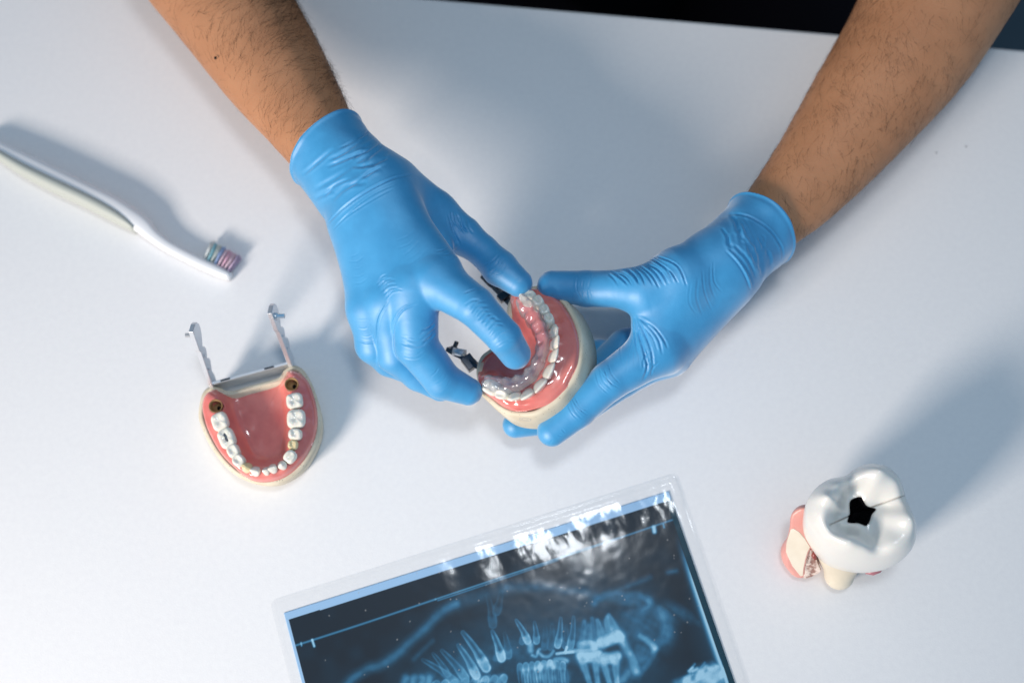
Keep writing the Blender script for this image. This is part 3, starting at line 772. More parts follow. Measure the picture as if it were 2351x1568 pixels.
# ---------------------------------------------------------------- clear tray resting on the held teeth
M_tray = clear_mat('clear_tray', (.96, .965, .975), .06, 1.75, .10, edge=.45)
fT = frB
trc = np.array([fT.loc(x, y, 1.5) for x, y in [(1194,684),(1207,700),(1222,724),(1238,750),(1246,776),(1245,806),(1236,834),(1220,860),(1198,876),(1168,884),(1138,882),(1112,874)]])
C = resample(trc, 130); T = np.gradient(C, axis=0); T /= np.linalg.norm(T, axis=1)[:, None]; Nn = np.stack([T[:, 1], -T[:, 0]], 1)
if Nn[60]@(cenB-C[60]) > 0: Nn = -Nn          # outwards
sec = [(-.66,-.55),(-.60,-.25),(-.52,.05),(-.42,.32),(-.28,.46),(-.1,.44),(.1,.44),(.26,.46),(.38,.34),(.44,.12),(.47,-.12)]
Vt = []
for i in range(len(C)):
    s = i/(len(C)-1); bulge = math.cos(s*2*math.pi*11); fr_ = min(1, min(s, 1-s)/.035); fr_ = .45+.55*math.sqrt(max(0, fr_))
    anterior = math.exp(-((s-.52)/.2)**2)
    for k, (a, w) in enumerate(sec):
        aa = a*(1+.10*bulge*(1 if abs(a) > .2 else .3))*(1-.28*anterior)*fr_
        ww = w*(1 if w < 0 else fr_)+.07*bulge*(w > .2)+.12*anterior*(w > .2)+.06*math.sin(s*57+k*1.1)+.025*math.sin(s*101+k*2.3)-.10*(abs(a) < .2)*(1-anterior)
        Vt.append(fT.W(C[i]+Nn[i]*aa, 1.45+ww)[0])
F = grid_faces(len(C), len(sec))
trayo = mesh_np('dental_tray', np.array(Vt), F, M_tray, None, True, fT.W(C[65], 1.4)[0])
tag(trayo, 'clear plastic dental tray being fitted over the teeth of the held jaw model', 'dental tray')
m_ = trayo.modifiers.new('thick', 'SOLIDIFY'); m_.thickness = .05*CM; m_.offset = 0
m_ = trayo.modifiers.new('smooth', 'SUBSURF'); m_.levels = 1; m_.render_levels = 1

# ================================================================== big tooth model
def ZT(x, y): return 1745+x/4.573, 1028.6+y/4.573
M_crown = mat('model_enamel', (.74, .735, .71), .28, .5, Coat_Weight=.35, Coat_Roughness=.12, Subsurface_Weight=.08, Subsurface_Scale=.006)
use_attr(M_crown); add_bump(M_crown, 25, .10, .002, 2)
tm = thing('tooth_model', 'big white molar model with a black cavity in its top, on a pink gum wedge', 'tooth model', P(1915, 1275, 0))
ol = np.array([P(*ZT(x, y), 6.1)[:2] for x, y in [(488,660),(515,520),(610,400),(740,322),(910,284),(975,235),(1080,178),(1200,158),(1340,188),(1450,285),(1518,420),(1545,530),(1600,680),(1648,850),(1625,1000),(1530,1100),(1380,1160),(1180,1180),(980,1160),(800,1100),(660,1000),(560,860),(505,760)]])
hc = P(*ZT(1080, 650), 6.6)[:2]
nth = 288; nt = 46
O = resample(ol, 900, True)
ang = np.arctan2(O[:, 1]-hc[1], O[:, 0]-hc[0]); od = np.argsort(ang)
tha = np.linspace(-math.pi, math.pi, nth, endpoint=False)
R = np.interp(tha, ang[od], np.hypot(*(O-hc).T)[od], period=2*math.pi)
hole_pts = np.array([P(*ZT(x, y), 6.5)[:2] for x, y in [(965,560),(1010,515),(1080,505),(1115,560),(1150,600),(1235,630),(1195,690),(1170,770),(1135,805),(1060,780),(945,768),(965,680)]])
HO = resample(hole_pts, 400, True); ah = np.arctan2(HO[:, 1]-hc[1], HO[:, 0]-hc[0]); oh = np.argsort(ah)
RH = np.interp(tha, ah[oh], np.hypot(*(HO-hc).T)[oh], period=2*math.pi)
def gang(x, y): 
    q = P(*ZT(x, y), 6.8)[:2]-hc; return math.atan2(q[1], q[0])
FIS = [(gang(660,838), .70), (gang(1530,490), 1.05)]                       # brown fissures
VAL = [(gang(930,285), .42, 1.0), (gang(1262,1160), .36, .95), (gang(660,838), .40, .8), (gang(1530,490), .36, 1.0)]
def lpt(x, y, z=7.2): return P(*ZT(x, y), z)[:2]
RIDGE = [(lpt(600,480), lpt(930,640), .30, .50), (lpt(1240,250), lpt(1165,520), .62, .55), (lpt(900,1060), lpt(1010,830), .55, .30), (lpt(1570,760), lpt(1290,690), .50, .42)]
Vc = []; tint = []; Z = np.zeros((nth, nt)); ST = np.zeros((nth, nt)); FZ = np.zeros((nth, nt)); XY = np.zeros((nth, nt, 2))
white = np.array([.75, .735, .69])
tt = np.linspace(0, 1, nt); prof_t = [0, .10, .25, .45, .62, .75, .86, .94, 1]; prof_z = [6.05, 6.2, 6.5, 7.0, 7.3, 7.3, 7.0, 6.55, 6.0]
for j, a in enumerate(tha):
    r = RH[j]+(R[j]-RH[j])*tt; XY[j] = np.stack([hc[0]+r*math.cos(a), hc[1]+r*math.sin(a)], 1)
    z = np.interp(tt, prof_t, prof_z)
    for ga, dep, ext in VAL:
        da = abs((a-ga+math.pi) % (2*math.pi)-math.pi)*r
        z = z-dep*1.45*np.exp(-(da/.62)**2)*sstep(ext+.08, ext-.22, tt)*sstep(-.1, .35, tt)
    for p0, p1, wd, hh in RIDGE:
        d_, par_, _ = poly_dist(XY[j], [p0, p1])
        z = z+hh*np.exp(-(d_/wd)**2)*np.interp(par_, [0, .5, 1], [1, .8, .25])*sstep(1.0, .8, tt)
    Z[j] = z
    for ga, ext in FIS:
        da = abs((a-ga+math.pi) % (2*math.pi)-math.pi)*r
        win = sstep(ext+.01, ext-.12, tt)
        FZ[j] -= .14*np.exp(-(da/.05)**2)*win; ST[j] = np.maximum(ST[j], np.exp(-(da/.034)**2)*win*.65)
    ST[j] = np.maximum(ST[j], np.exp(-(tt/.03)**2)*.5)
for _ in range(14):
    Z[:, 1:-1] = (Z[:, :-2]+2*Z[:, 1:-1]+Z[:, 2:])/4; Z = (np.roll(Z, 1, 0)+2*Z+np.roll(Z, -1, 0))/4
Z = Z+FZ; Z += .02*vnoise(np.c_[XY.reshape(-1, 2)*1.3, np.zeros((nth*nt, 1))]).reshape(nth, nt)
Vc = np.concatenate([XY, Z[..., None]], 2); tint = white*(1-ST[..., None])+np.array([.10, .055, .025])*ST[..., None]
    # wall below the equator, waist and cervical line
cw = O.mean(0); bc = P(1962, 1252, 2)[:2]
wall = [(5.8, 1.006), (5.4, 1.012), (4.8, 1.005), (4.1, .985), (3.4, .945), (2.7, .88), (2.2, .80), (1.9, .71)]
nr = nt+len(wall); Vall = np.zeros((nth, nr, 3)); Tall = np.zeros((nth, nr, 3))
Vall[:, :nt] = np.array(Vc).reshape(nth, nt, 3); Tall[:, :nt] = np.array(tint).reshape(nth, nt, 3)
E = Vall[:, nt-1, :2]
for k, (z, s_) in enumerate(wall):
    f_ = (6.0-z)/6.0; cc = cw*(1-f_)+bc*f_
    Vall[:, nt+k, :2] = cc+(E-cw)*s_; Vall[:, nt+k, 2] = z; Tall[:, nt+k] = white
# soften the relief a little
zz = Vall[:, 1:nt-1, 2]
V = Vall.reshape(-1, 3); co = mesh_np('crown', V, grid_faces(nth, nr, True)[:, ::-1], M_crown, tm); set_attr(co, Tall.reshape(-1, 3))
# cavity: dark walls going down
q = MB(); kk = 96; ids = np.linspace(0, nth, kk, endpoint=False).astype(int)
def hring(s_, z): return np.stack([hc[0]+RH[ids]*s_*np.cos(tha[ids]), hc[1]+RH[ids]*s_*np.sin(tha[ids]), np.full(kk, z)+.12*np.sin(ids*.35)*(s_ < .9)], 1)
zt = Vall[ids, 0, 2]
r0 = hring(1.012, 0); r0[:, 2] = zt+.004
Vh = np.vstack([r0, hring(.97, 5.9), hring(.85, 5.2), hring(.5, 4.6), hring(.0, 4.5)])
q.add(Vh, [[i*kk+j, i*kk+(j+1) % kk, (i+1)*kk+(j+1) % kk, (i+1)*kk+j] for i in range(4) for j in range(kk)]); q.build('cavity', mat('black_decay', (.005, .005, .007), .3, .5), tm, True)
# roots and gum wedge
M_root = mat('root_cream', (.70, .63, .50), .4, .4); add_noise_color(M_root, (.66, .585, .455), (.74, .67, .545), 30)
g = lambda x, y, z: P(*ZT(x, y), z)
rq = P(1940, 1245, 2.6); root = usm([bone((rq[0], rq[1], 2.3), g(830, 1330, 1.0), 1.75, .95), bone((rq[0], rq[1], 2.3), g(950, 1000, .8), 1.7, 1.0)], .8)
rootc = lambda Q: np.maximum(root(Q), .02-Q[:, 2])
Vr, Fr, _ = surface_net(rootc, np.array([rq[0]-6, rq[1]-6, -.3]), np.array([rq[0]+5, rq[1]+5, 6]), .16, 0); mesh_np('root', Vr, Fr, M_root, tm)
M_gum2 = mat('pale_pink_gum', (.66, .25, .22), .35, .5, Subsurface_Weight=.1, Subsurface_Scale=.005); add_noise_color(M_gum2, (.70, .34, .29), (.64, .22, .2), 22)
gumw = usm([bone(g(450, 780, 3.4), g(400, 1130, 1.0), .72, .95), bone(g(490, 720, 3.7), g(570, 900, 3.2), .75, .8), bone(g(540, 1000, 1.0), g(700, 1000, .9), 1.3, 1.3), bone(g(335, 1080, 1.0), g(420, 1260, .7), .55, .6)], .7)
cutn = np.array([-.28, -.62, .73]); cutn /= np.linalg.norm(cutn); cutp = g(390, 1080, 2.15)
gumc = lambda Q: np.maximum(np.maximum(gumw(Q), (Q-cutp)@cutn), .02-Q[:, 2])
Vg, Fg, _ = surface_net(gumc, g(200, 1400, 0)*[1, 1, 0]+[-1, -1, -.3], g(900, 500, 4)*[1, 1, 0]+[0, 1, 6], .13, 0); mesh_np('gum_wedge', Vg, Fg, M_gum2, tm)
# bone: cut cream face and the spongy strip beside it
M_bone = mat('cut_bone', (.74, .68, .56), .6, .3); add_noise_color(M_bone, (.70, .62, .50), (.78, .73, .62), 40)
q = MB(); poly = [g(x, y, 0) for x, y in [(320,850),(350,842),(410,880),(470,950),(525,1040),(500,1090),(475,1170),(455,1270),(452,1375),(425,1370),(340,1250),(290,1140),(270,1090),(275,1000)]]
def on_cut(x, y, lift):
    r = ray(*ZT(x, y)); t_ = ((cutp+cutn*lift-CAMP)@cutn)/(r@cutn); return CAMP+r*t_
pp = [on_cut(x, y, .03) for x, y in [(322,852),(352,845),(410,880),(470,950),(525,1040),(500,1090),(475,1170),(455,1270),(450,1340),(425,1345),(340,1240),(292,1140),(272,1090),(277,1000)]]
q.prism(pp, -cutn*.25); q.build('bone', M_bone, tm, bevel=.02)
M_sponge = mat('spongy_bone', (.62, .47, .42), .8, .2); add_noise_color(M_sponge, (.30, .17, .14), (.72, .60, .53), 190, 3, .6, lo=.42, hi=.56); add_bump(M_sponge, 190, 1, .003)
pp = [on_cut(x, y, .0) for x, y in [(528,1042),(575,1085),(600,1200),(640,1290),(600,1320),(540,1350),(470,1372),(456,1362),(458,1275),(478,1170),(503,1090)]]
q = MB(); q.prism(pp, -cutn*.22); q.build('spongy_bone', M_sponge, tm, bevel=.02)
M_nerve = mat('red_brown_pulp', (.28, .06, .05), .3, .5)
q = MB(); q.tube([g(575, 1085, 2.6), g(565, 1125, 2.4), g(580, 1170, 2.3)], [.10, .17, .08], 12); q.build('pulp', M_nerve, tm, True)
q = MB(); q.tube([g(1105, 1300, 1.9), g(1180, 1300, 2.0), g(1250, 1275, 2.1), g(1285, 1255, 2.2)], [.12, .22, .20, .08], 12); q.build('gum_tip', mat('mauve_gum', (.42, .17, .2), .3), tm, True)

# ================================================================== toothbrush
tb = thing('toothbrush', 'white toothbrush lying on its side with pastel bristles and a grey green grip', 'toothbrush', P(300, 495, 0))
cl = [(-42,324,5,.3), (-36,327,11,.5), (-22,333,15,.62), (0,344,17,.66), (60,377,23,.72), (130,413,26,.75), (200,447,26,.75), (260,476,26,.75), (305,502,23,.72), (330,519,21,.68), (355,543,16,.6), (385,565,14,.52), (425,587,13,.48), (465,607,13,.5), (500,623,12,.5), (530,637,9,.48)]
cw_ = np.array([np.r_[P(x, y, h), w*.0305, h] for x, y, w, h in cl])
cs_ = resample(cw_, 90)
def sweep(c, name, mat_, parent, scale=1.0, squ=.8, n=28, shift=0):
    p = c[:, :3].copy(); T = np.gradient(p[:, :2], axis=0); T /= np.linalg.norm(T, axis=1)[:, None]; Nn = np.stack([-T[:, 1], T[:, 0]], 1)
    th = np.linspace(0, 2*math.pi, n, endpoint=False)
    ca = np.sign(np.cos(th))*np.abs(np.cos(th))**squ; sa = np.sign(np.sin(th))*np.abs(np.sin(th))**squ
    V = []
    for k in range(len(p)):
        w, h = c[k, 3]*scale, c[k, 4]*.94*scale
        V.append(np.stack([p[k, 0]+Nn[k, 0]*(ca*w+shift), p[k, 1]+Nn[k, 1]*(ca*w+shift), c[k, 4]+sa*h], 1))
    V = np.array(V).reshape(-1, 3); F = grid_faces(len(p), n)
    F = F.tolist()+[[k*n+n-1, k*n, (k+1)*n, (k+1)*n+n-1][::-1] for k in range(len(p)-1)]
    F += [list(range(n)), [(len(p)-1)*n+i for i in range(n)][::-1]]
    return mesh_np(name, V, F, mat_, parent)
sweep(cs_, 'handle', M_brush, tb)
gp = [(-22,346,7,.66), (0,358,11,.78), (60,394,14,.86), (130,429,16,.88), (200,462,16,.86), (255,491,15,.84), (290,513,11,.78), (310,529,5,.7)]
gw = np.array([np.r_[P(x, y, h), w*.0305, h] for x, y, w, h in gp]); sweep(resample(gw, 50), 'grip', M_grip, tb, 1.0, .9)
# tufts: thin fibres standing out of the head
cols = [('white', (.82,.83,.80)), ('teal', (.34,.62,.70)), ('cream', (.80,.83,.75)), ('blue', (.40,.52,.76)), ('pink', (.84,.64,.72)), ('rose', (.80,.52,.64)), ('pink', (.84,.64,.72)), ('dark', (.62,.48,.62))]
MT = {}
for k in range(8):
    nm, c = cols[k]
    m1 = MT.setdefault(nm, mat('bristle_'+nm, c, .4, .4))
    f_ = (k+.5)/8; bx = np.array([472, 601])*(1-f_)+np.array([531, 632])*f_; tx = np.array([489, 562])*(1-f_)+np.array([556, 597])*f_
    for row, zc in enumerate((.28, .68)):
        q = MB()
        for _ in range(26):
            a = P(*(bx+RNG.normal(0, 1.1, 2)), 0); b_ = P(*(tx+RNG.normal(0, 2.2, 2)), 0); z0 = zc+RNG.normal(0, .06); z1 = zc+RNG.normal(0, .10)
            a[2] = max(.1, z0); b_[2] = max(.08, z1)
            q.tube([a, (a+b_)/2, b_], .022, 5)
        q.build('bristle_tuft', m1, tb, True)

# ================================================================== x-ray film in its clear sleeve
def ZX(x, y): return 612+x/2.064, 1065+y/2.064
zf = .06
tl, tr_ = P(*ZX(82, 705), zf), P(*ZX(1905, 128), zf)
ux = tr_-tl; WX = np.linalg.norm(ux); ux /= WX; uy = np.array([ux[1], -ux[0], 0])     # uy: down the film
HX = 20.0
def toF(x, y, z=zf):
    q = P(*ZX(x, y), z)-tl; return np.array([q@ux, q@uy])
nx, ny = 620, 430
gu, gv = np.meshgrid(np.linspace(0, WX, nx), np.linspace(0, HX, ny), indexing='ij')
UV = np.stack([gu.ravel(), gv.ravel()], 1)
I = np.zeros(len(UV))                            # brightness of the print, 0..1
def stroke(pts, w, amp, soft=2.0, endfade=.0, wide=None, hollow=0.0):
    L = np.array([toF(*p) for p in pts]); L = catmull(L, max(12, len(L)*5)) if len(L) > 2 else L
    w = w/2.064*.0296
    lo = L.min(0)-w*4; hi = L.max(0)+w*4
    m = np.flatnonzero(((UV > lo) & (UV < hi)).all(1))
    if not len(m): return
    d, par, sd = poly_dist(UV[m], L)
    ww = w if wide is None else w*np.interp(par, np.linspace(0, 1, len(wide)), wide)
    x = d/ww
    g_ = np.exp(-np.abs(x)**soft)
    if hollow: g_ = g_*(1-hollow*np.exp(-(x/.5)**2))
    if endfade: g_ = g_*np.clip(np.minimum(par/endfade, 1), 0, 1)
    I[m] = np.maximum(I[m], amp*g_)*.6+(.4)*np.minimum(1, I[m]+amp*g_)
def blob(x, y, rx, ry, ang, amp, p=2.0):
    c = toF(x, y); k = .0296/2.064; a = math.radians(ang); q = UV-c
    e1 = ux*math.cos(a)+0; 
    dirx = (toF(x+math.cos(a)*50, y+math.sin(a)*50)-c); dirx /= np.linalg.norm(dirx); diry = np.array([-dirx[1], dirx[0]])
    g_ = np.exp(-((np.abs(q@dirx)/(rx*k))**p+(np.abs(q@diry)/(ry*k))**p)); 
    np.maximum(I, amp*g_, out=I)
def to7(x, y): return ((1900+x/2.612-1000)*1.264, (2100+y/2.612-1740)*1.264)    # second close view -> print
def to6(x, y): return ((1100+x/2.939-1000)*1.264, (2150+y/2.939-1740)*1.264)
s7 = lambda pts, *a, **k: stroke([to7(*p) for p in pts], *a, **k)
s6 = lambda pts, *a, **k: stroke([to6(*p) for p in pts], *a, **k)
# soft bone masses
blob(1250, 900, 520, 220, -14, .22); blob(1450, 800, 330, 90, -8, .30); blob(1500, 700, 350, 160, -10, .16); blob(1760, 760, 130, 130, 0, .34); blob(960, 960, 260, 110, -22, .34); blob(1180, 860, 160, 70, -20, .30)
blob(1700, 650, 120, 35, 12, .36); blob(1880, 720, 70, 45, 25, .42); blob(1960, 700, 90, 30, 30, .36); blob(2060, 760, 70, 22, 30, .25); blob(1900, 800, 40, 90, 10, .36)
blob(1650, 1000, 240, 160, 0, .22); blob(900, 1060, 120, 70, -10, .5); blob(1100, 1080, 150, 60, 0, .42); blob(1350, 1010, 190, 60, 0, .34)
# zygomatic sweep and the orbit line
s6([(560,1290),(640,1170),(820,1050),(960,1010),(1130,900),(1300,740),(1460,600),(1640,420),(1800,330)], 24, .36, 2.0)
s6([(1800,330),(1920,290),(2080,250),(2300,180)], 34, .22); s6([(1330,940),(1420,850),(1540,740)], 14, .22)
s7([(0,265),(200,265),(380,260),(560,300),(760,310),(880,350)], 28, .25); s7([(860,420),(940,350),(1060,330),(1200,345),(1300,350),(1400,400)], 24, .36); s7([(1400,395),(1390,450),(1330,490)], 20, .32)
s7([(1080,300),(1200,250),(1320,200),(1400,170)], 16, .25); s7([(1580,120),(1660,105)], 12, .3)
s7([(1180,540),(1330,620),(1440,720)], 10, -.0+.12); s7([(1130,770),(1180,880),(1230,960),(1270,1080)], 26, .62); s7([(1310,740),(1380,790),(1450,860)], 20, .55); s7([(1450,860),(1400,980),(1290,1110)], 22, .42); s7([(1450,830),(1500,800),(1540,720),(1530,560),(1500,490)], 34, .34)
blob(*to7(1330, 930), 70, 95, 30, .44); blob(*to7(1540, 600), 60, 90, 0, .3)
# upper teeth of the patient's left side
def rtooth(crown, roots, cwid, amp, rw=11, f=s7):
    f(crown, cwid, amp, 3.0)
    for r in roots: f(r, rw*1.35, amp*.85, 2.0, wide=[1.3, 1, .6], hollow=.3)
rtooth([(940,800),(1010,770),(1090,740)], [[(930,740),(905,640),(890,590)], [(1000,680),(980,600),(985,560)], [(1080,700),(1030,600),(1000,540)]], 30, .78, 14)
s7([(925,830),(1000,810),(1115,760)], 18, .55, 2.2)
rtooth([(720,830),(800,820),(870,830)], [[(735,790),(750,680),(760,600)], [(850,790),(845,680),(835,570)], [(790,780),(800,640)]], 22, .60, 13)
s7([(670,885),(780,885),(880,860)], 13, .62, 2.4); s7([(490,915),(570,905),(650,895)], 8, .8, 3); s7([(250,930),(290,940),(310,880),(325,870)], 9, .55, 2.2); s7([(310,900),(360,940),(420,935),(460,890)], 10, .55, 2.2); s7([(575,900),(590,850)], 7, .9, 3)
def ptooth(apex, crown, w, amp, f):
    A_, B_ = np.array(f(*apex)), np.array(f(*crown)); L = np.array([toF(*A_), toF(*(A_*.5+B_*.5+np.array([(B_-A_)[1], -(B_-A_)[0]])*.03)), toF(*B_)]); L = catmull(L, 14)
    w = w/2.064*.0296; lo = L.min(0)-w*2; hi = L.max(0)+w*2
    m = np.flatnonzero(((UV > lo) & (UV < hi)).all(1)); d, par, sd = poly_dist(UV[m], L)
    ww = w*np.interp(par, [0, .25, .55, .72, .88, 1], [.45, .62, .74, .95, 1.0, .92]); x = d/ww
    body_ = np.exp(-x**5); pulp = 1-.5*np.exp(-(x/.28)**2)*np.interp(par, [0, .1, .7, .85], [0, 1, 1, 0])
    rim_ = .72+.4*np.exp(-((x-.8)/.22)**2)+.22*sstep(.68, .8, par)
    g_ = amp*body_*pulp*rim_*np.interp(par, [0, .2, 1], [.55, .85, 1]); I[m] = np.maximum(I[m], g_)*.75+.25*np.minimum(1, I[m]+g_)
for a_, c_, w_, am in [((95, 590), (208, 792), 20, .72), ((180, 640), (150, 800), 17, .42), ((272, 610), (292, 792), 19, .56), ((375, 630), (372, 850), 20, .34), ((445, 630), (430, 850), 20, .34), ((530, 570), (500, 830), 20, .62), ((655, 560), (622, 850), 20, .55), ((585, 640), (570, 840), 16, .42)]: ptooth(a_, c_, w_, am, to7)
s7([(230,830),(235,880)], 18, .7, 2.2)
for k_, x_ in enumerate((130, 190, 250, 310, 370, 430, 490, 550)): ptooth((x_+14, 1240), (x_-6+.03*abs(x_-350), 1000+.12*abs(x_-420)), 17, .46+.08*(k_ % 2), to7)
for k_, x_ in enumerate((1560, 1660, 1760, 1880, 1990, 2100, 2200, 2300)): ptooth((x_-60, 1330), (x_+20, 1215-.09*(x_-1560)), 22, .44+.08*(k_ % 2), to6)
stroke([to7(120, 905), to7(330, 985), to7(640, 960), to7(905, 905)], 34, .20); blob(*to7(350, 720), 190, 80, -8, .26); blob(*to6(1900, 900), 150, 90, 40, .26)
# lower molars
for cx, cy, s_ in [(810, 940, 1.0), (1010, 960, .92)]:
    s7([(cx-85*s_, cy-10), (cx, cy-15), (cx+80*s_, cy-25)], 26*s_, .82, 3); s7([(cx-75*s_, cy+40), (cx, cy+25), (cx+70*s_, cy+30)], 20*s_, .62, 3)
    s7([(cx-62*s_, cy+70), (cx-20*s_, cy+190), (cx+10, cy+290)], 15, .78, wide=[1.4, 1, .8], hollow=.3); s7([(cx+62*s_, cy+60), (cx+70*s_, cy+170), (cx+85*s_, cy+290)], 15, .78, wide=[1.4, 1, .8], hollow=.3)
s7([(455,1040),(470,975),(540,965),(590,985)], 13, .62, 2.4); s7([(330,1070),(345,1020),(420,1000)], 13, .62, 2.4); blob(*to7(530, 1010), 34, 26, 0, .6, 3); blob(*to7(390, 1040), 28, 24, 0, .5, 3)
for x in (160, 200, 260, 300, 345, 400, 455, 520, 575): s7([(x, 1060+abs(x-380)*.1), (x+15, 1140), (x+25, 1230)], 12, .5, wide=[1.2, 1, .7], hollow=.4)
s7([(1190,1100),(1150,1150),(1080,1204)], 26, .45)
# front and right teeth
for a_, c_, w_, am in [((1870, 650), (2125, 1035), 27, .74), ((1820, 790), (2015, 1120), 25, .68), ((1640, 850), (1895, 1150), 24, .56), ((1430, 950), (1795, 1200), 22, .5), ((2195, 640), (2295, 930), 24, .72), ((2330, 660), (2370, 900), 22, .42), ((1540, 880), (1700, 1110), 18, .46), ((2140, 230), (2200, 560), 24, .30), ((2290, 200), (2240, 420), 24, .26)]: ptooth(a_, c_, w_, am, to6)
for x, y in [(2010, 1080), (1890, 1130), (2110, 1010), (1790, 1180), (2230, 930)]: blob(*to6(x, y), 20, 22, 20, .45, 3.2)
for x in (1240, 1330, 1420, 1500, 2060, 2150, 2280): s6([(x, 1150), (x-20, 1240)], 22, .5)
# bright patch at the lower right, light edge at the right
blob(2110, 1010, 95, 60, -25, .85, 3); blob(2170, 980, 45, 70, 0, .8, 3); blob(2010, 1035, 80, 30, -10, .8, 3)
for k in range(26):
    x, y = RNG.uniform(1960, 2160), RNG.uniform(965, 1035); stroke([(x, y), (x+RNG.normal(22, 6), y-RNG.uniform(14, 26))], RNG.uniform(5, 10), RNG.uniform(.4, .62))
I = np.clip(I, 0, 1)
nz = np.c_[UV*3, UV[:, :1]*0]
I = I*(.93+.14*vnoise(nz*1.1)+.03*vnoise(nz*5))+.035*(vnoise(nz*.35)+.6)
s_in = [toF(105, 737), toF(1918, 168), toF(2222, 1038)]
# light edge fog along the right border
rx = s_in[1][0]-.38; fog = np.exp(-((UV[:, 0]-rx)/.28)**2)*(UV[:, 0] < rx)*sstep(2.2, 6.5, UV[:, 1])*.85; fog += np.exp(-((rx-UV[:, 0]).clip(0)/1.1))*.22*(UV[:, 0] < rx)*sstep(4, 10, UV[:, 1])
I = np.maximum(I, fog)
stroke([(140,858),(480,748),(800,640)], 5, .5, 3); stroke([(800,640),(1100,540),(1400,440)], 4, .55, 3); stroke([(812,646),(1100,550),(1380,455)], 3.5, .45, 3); stroke([(1400,440),(1700,340),(1935,260)], 4.5, .5, 3)
stroke([(1935,260),(2010,480),(2100,740),(2195,1010)], 4, .5, 3); stroke([(216,832),(226,862)], 6, .85, 3); stroke([(163,845),(166,860)], 4, .6, 3)
stroke([(1835,300),(1838,320)], 11, .9, 3); stroke([(1880,285),(1884,300)], 5, .6, 3)
I = np.clip(I*1.18-.03, 0, 1)
# colour: slate black -> blue -> pale cyan
ks = [0, .25, .5, .75, 1]
ramp = np.array([(.013, .020, .030), (.018, .060, .105), (.035, .150, .270), (.10, .32, .50), (.36, .62, .78)])
Cc = np.stack([np.interp(I, ks, ramp[:, i]) for i in range(3)], 1)
# unexposed light blue margin of the film: top, left, right
bx0 = s_in[0]; bt = np.interp(UV[:, 0], [s_in[0][0], s_in[1][0]], [s_in[0][1], s_in[1][1]])
marg = (UV[:, 0] < bx0[0]) | (UV[:, 1] < bt) | (UV[:, 0] > s_in[1][0]+.06)
Cc[marg] = (.33, .53, .76)
dark_line = (UV[:, 0] > rx+.03) & (UV[:, 0] < s_in[1][0]+.06) & (UV[:, 1] > bt); Cc[dark_line] = (.006, .04, .065)
specks = RNG.random((60, 2))*[WX, 9]
for sx, sy in specks:
    m = np.hypot(UV[:, 0]-sx, UV[:, 1]-sy) < .045; Cc[m] = Cc[m]*.5+.2
M_film = mat('radiograph_print', (.02, .03, .04), .4, .1); use_attr(M_film)
Vf = tl+UV[:, :1]*ux+UV[:, 1:2]*uy+[0, 0, 0]; 
# rounded top corners
film = mesh_np('x_ray_film', Vf, grid_faces(nx, ny)[:, ::-1], M_film, None, True, (Vf.mean(0)*[1, 1, 0]+[0, 0, zf]))
tag(film, 'dark blue panoramic dental x-ray film with a light blue margin, inside a clear sleeve', 'x-ray'); set_attr(film, Cc)
sm = film.modifiers.new('thick', 'SOLIDIFY'); sm.thickness = .03*CM; sm.offset = -1
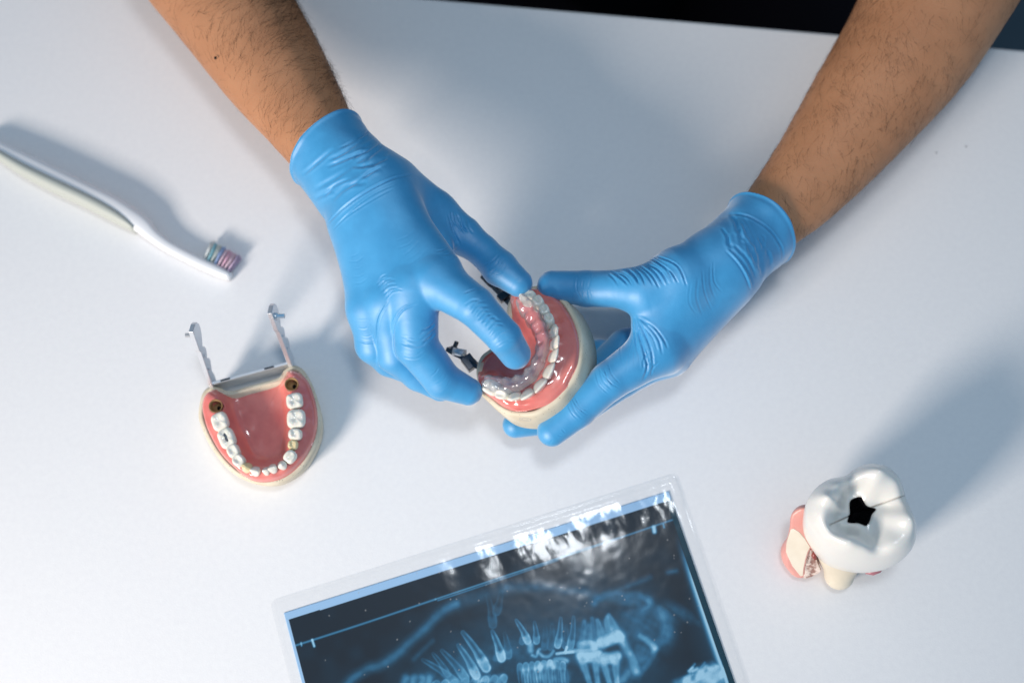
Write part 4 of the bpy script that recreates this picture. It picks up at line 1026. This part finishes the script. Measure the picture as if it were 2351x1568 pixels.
# sleeve: two clear sheets; the top one lightly crumpled along its upper border
M_sleeve = clear_mat('clear_sleeve', (.985, .988, .99), .12, 1.48, .004)
stl, st2 = P(*ZX(18, 668), .02), P(*ZX(1938, 42), .02)
o0 = np.array([(stl-tl)@ux, min((stl-tl)@uy, (st2-tl)@uy)]); wS = (st2-tl)@ux-o0[0]
nx, ny = 420, 300
a, b_ = np.meshgrid(np.linspace(0, 1, nx), np.linspace(0, 1, ny), indexing='ij')
su = o0[0]+a*wS; sv = o0[1]+b_**1.35*(HX+1.2-o0[1])
rc = .5                                          # rounded corners
su = su.copy(); dv = np.clip(rc-(sv-o0[1]), 0, rc); ins_ = rc-np.sqrt(np.maximum(rc*rc-dv*dv, 0))
cu = o0[0]+wS/2; su = cu+(su-cu)*(1-ins_*2/wS)
S2 = np.stack([su.ravel(), sv.ravel()], 1)
rim = np.minimum.reduce([S2[:, 0]-o0[0], o0[0]+wS-S2[:, 0], S2[:, 1]-o0[1]])
q3 = np.c_[S2, S2[:, :1]*0]
topw = np.exp(-((S2[:, 1]-o0[1]-1.4)/1.6)**2)*sstep(.30, .55, a.ravel())
crum = (vnoise(q3*[.7, .35, 1])*.062+vnoise(q3*[1.6, .7, 1]+9)*.020+vnoise(q3*[3.0, 1.6, 1]+4)*.006+vnoise(q3*[7, 3.5, 1]+5)*.0022)*topw
hz = .105+crum+.006*vnoise(q3*[.6, .5, 1])+.0025*vnoise(q3*2.2+3)
hz = .03+(hz-.03)*sstep(.0, .45, rim)+.05*np.exp(-((rim-.10)/.07)**2)+.03*np.exp(-((rim-.55)/.10)**2)*topw
Vs = tl*[1, 1, 0]+S2[:, :1]*ux+S2[:, 1:2]*uy+np.c_[np.zeros((len(S2), 2)), hz]
sl = mesh_np('plastic_sleeve', Vs, grid_faces(nx, ny)[:, ::-1], M_sleeve, None, True, Vs.mean(0)*[1, 1, 0])
tag(sl, 'clear plastic sleeve with rounded corners and glare, around the dark x-ray film', 'sleeve')

# crumbs on the cloth beside the right arm
for (x, y), lab in [((2150, 351), 'tiny dark crumb on the white cloth beside the right forearm, nearer the arm'), ((2218, 337), 'tiny dark crumb on the white cloth right of the right forearm, farther from the arm')]:
    c = P(x, y, .05); q = MB(); u = np.linspace(0, 2*math.pi, 9)[:-1]
    ring = lambda r, z: [c+[r*math.cos(t_)*(1+.3*math.sin(3*t_)), r*math.sin(t_), z] for t_ in u]
    q.add(ring(.03, -.045)+ring(.045, -.01)+ring(.02, .02), [[i*8+j, i*8+(j+1) % 8, i*8+8+(j+1) % 8, i*8+8+j] for i in range(2) for j in range(8)]+[[16+j for j in range(8)]])
    o = mesh_np('crumb', np.vstack(q.V), q.F, M_black, None, True, c*[1, 1, 0]); tag(o, lab, 'crumb'); o['group'] = 'crumbs on the cloth'
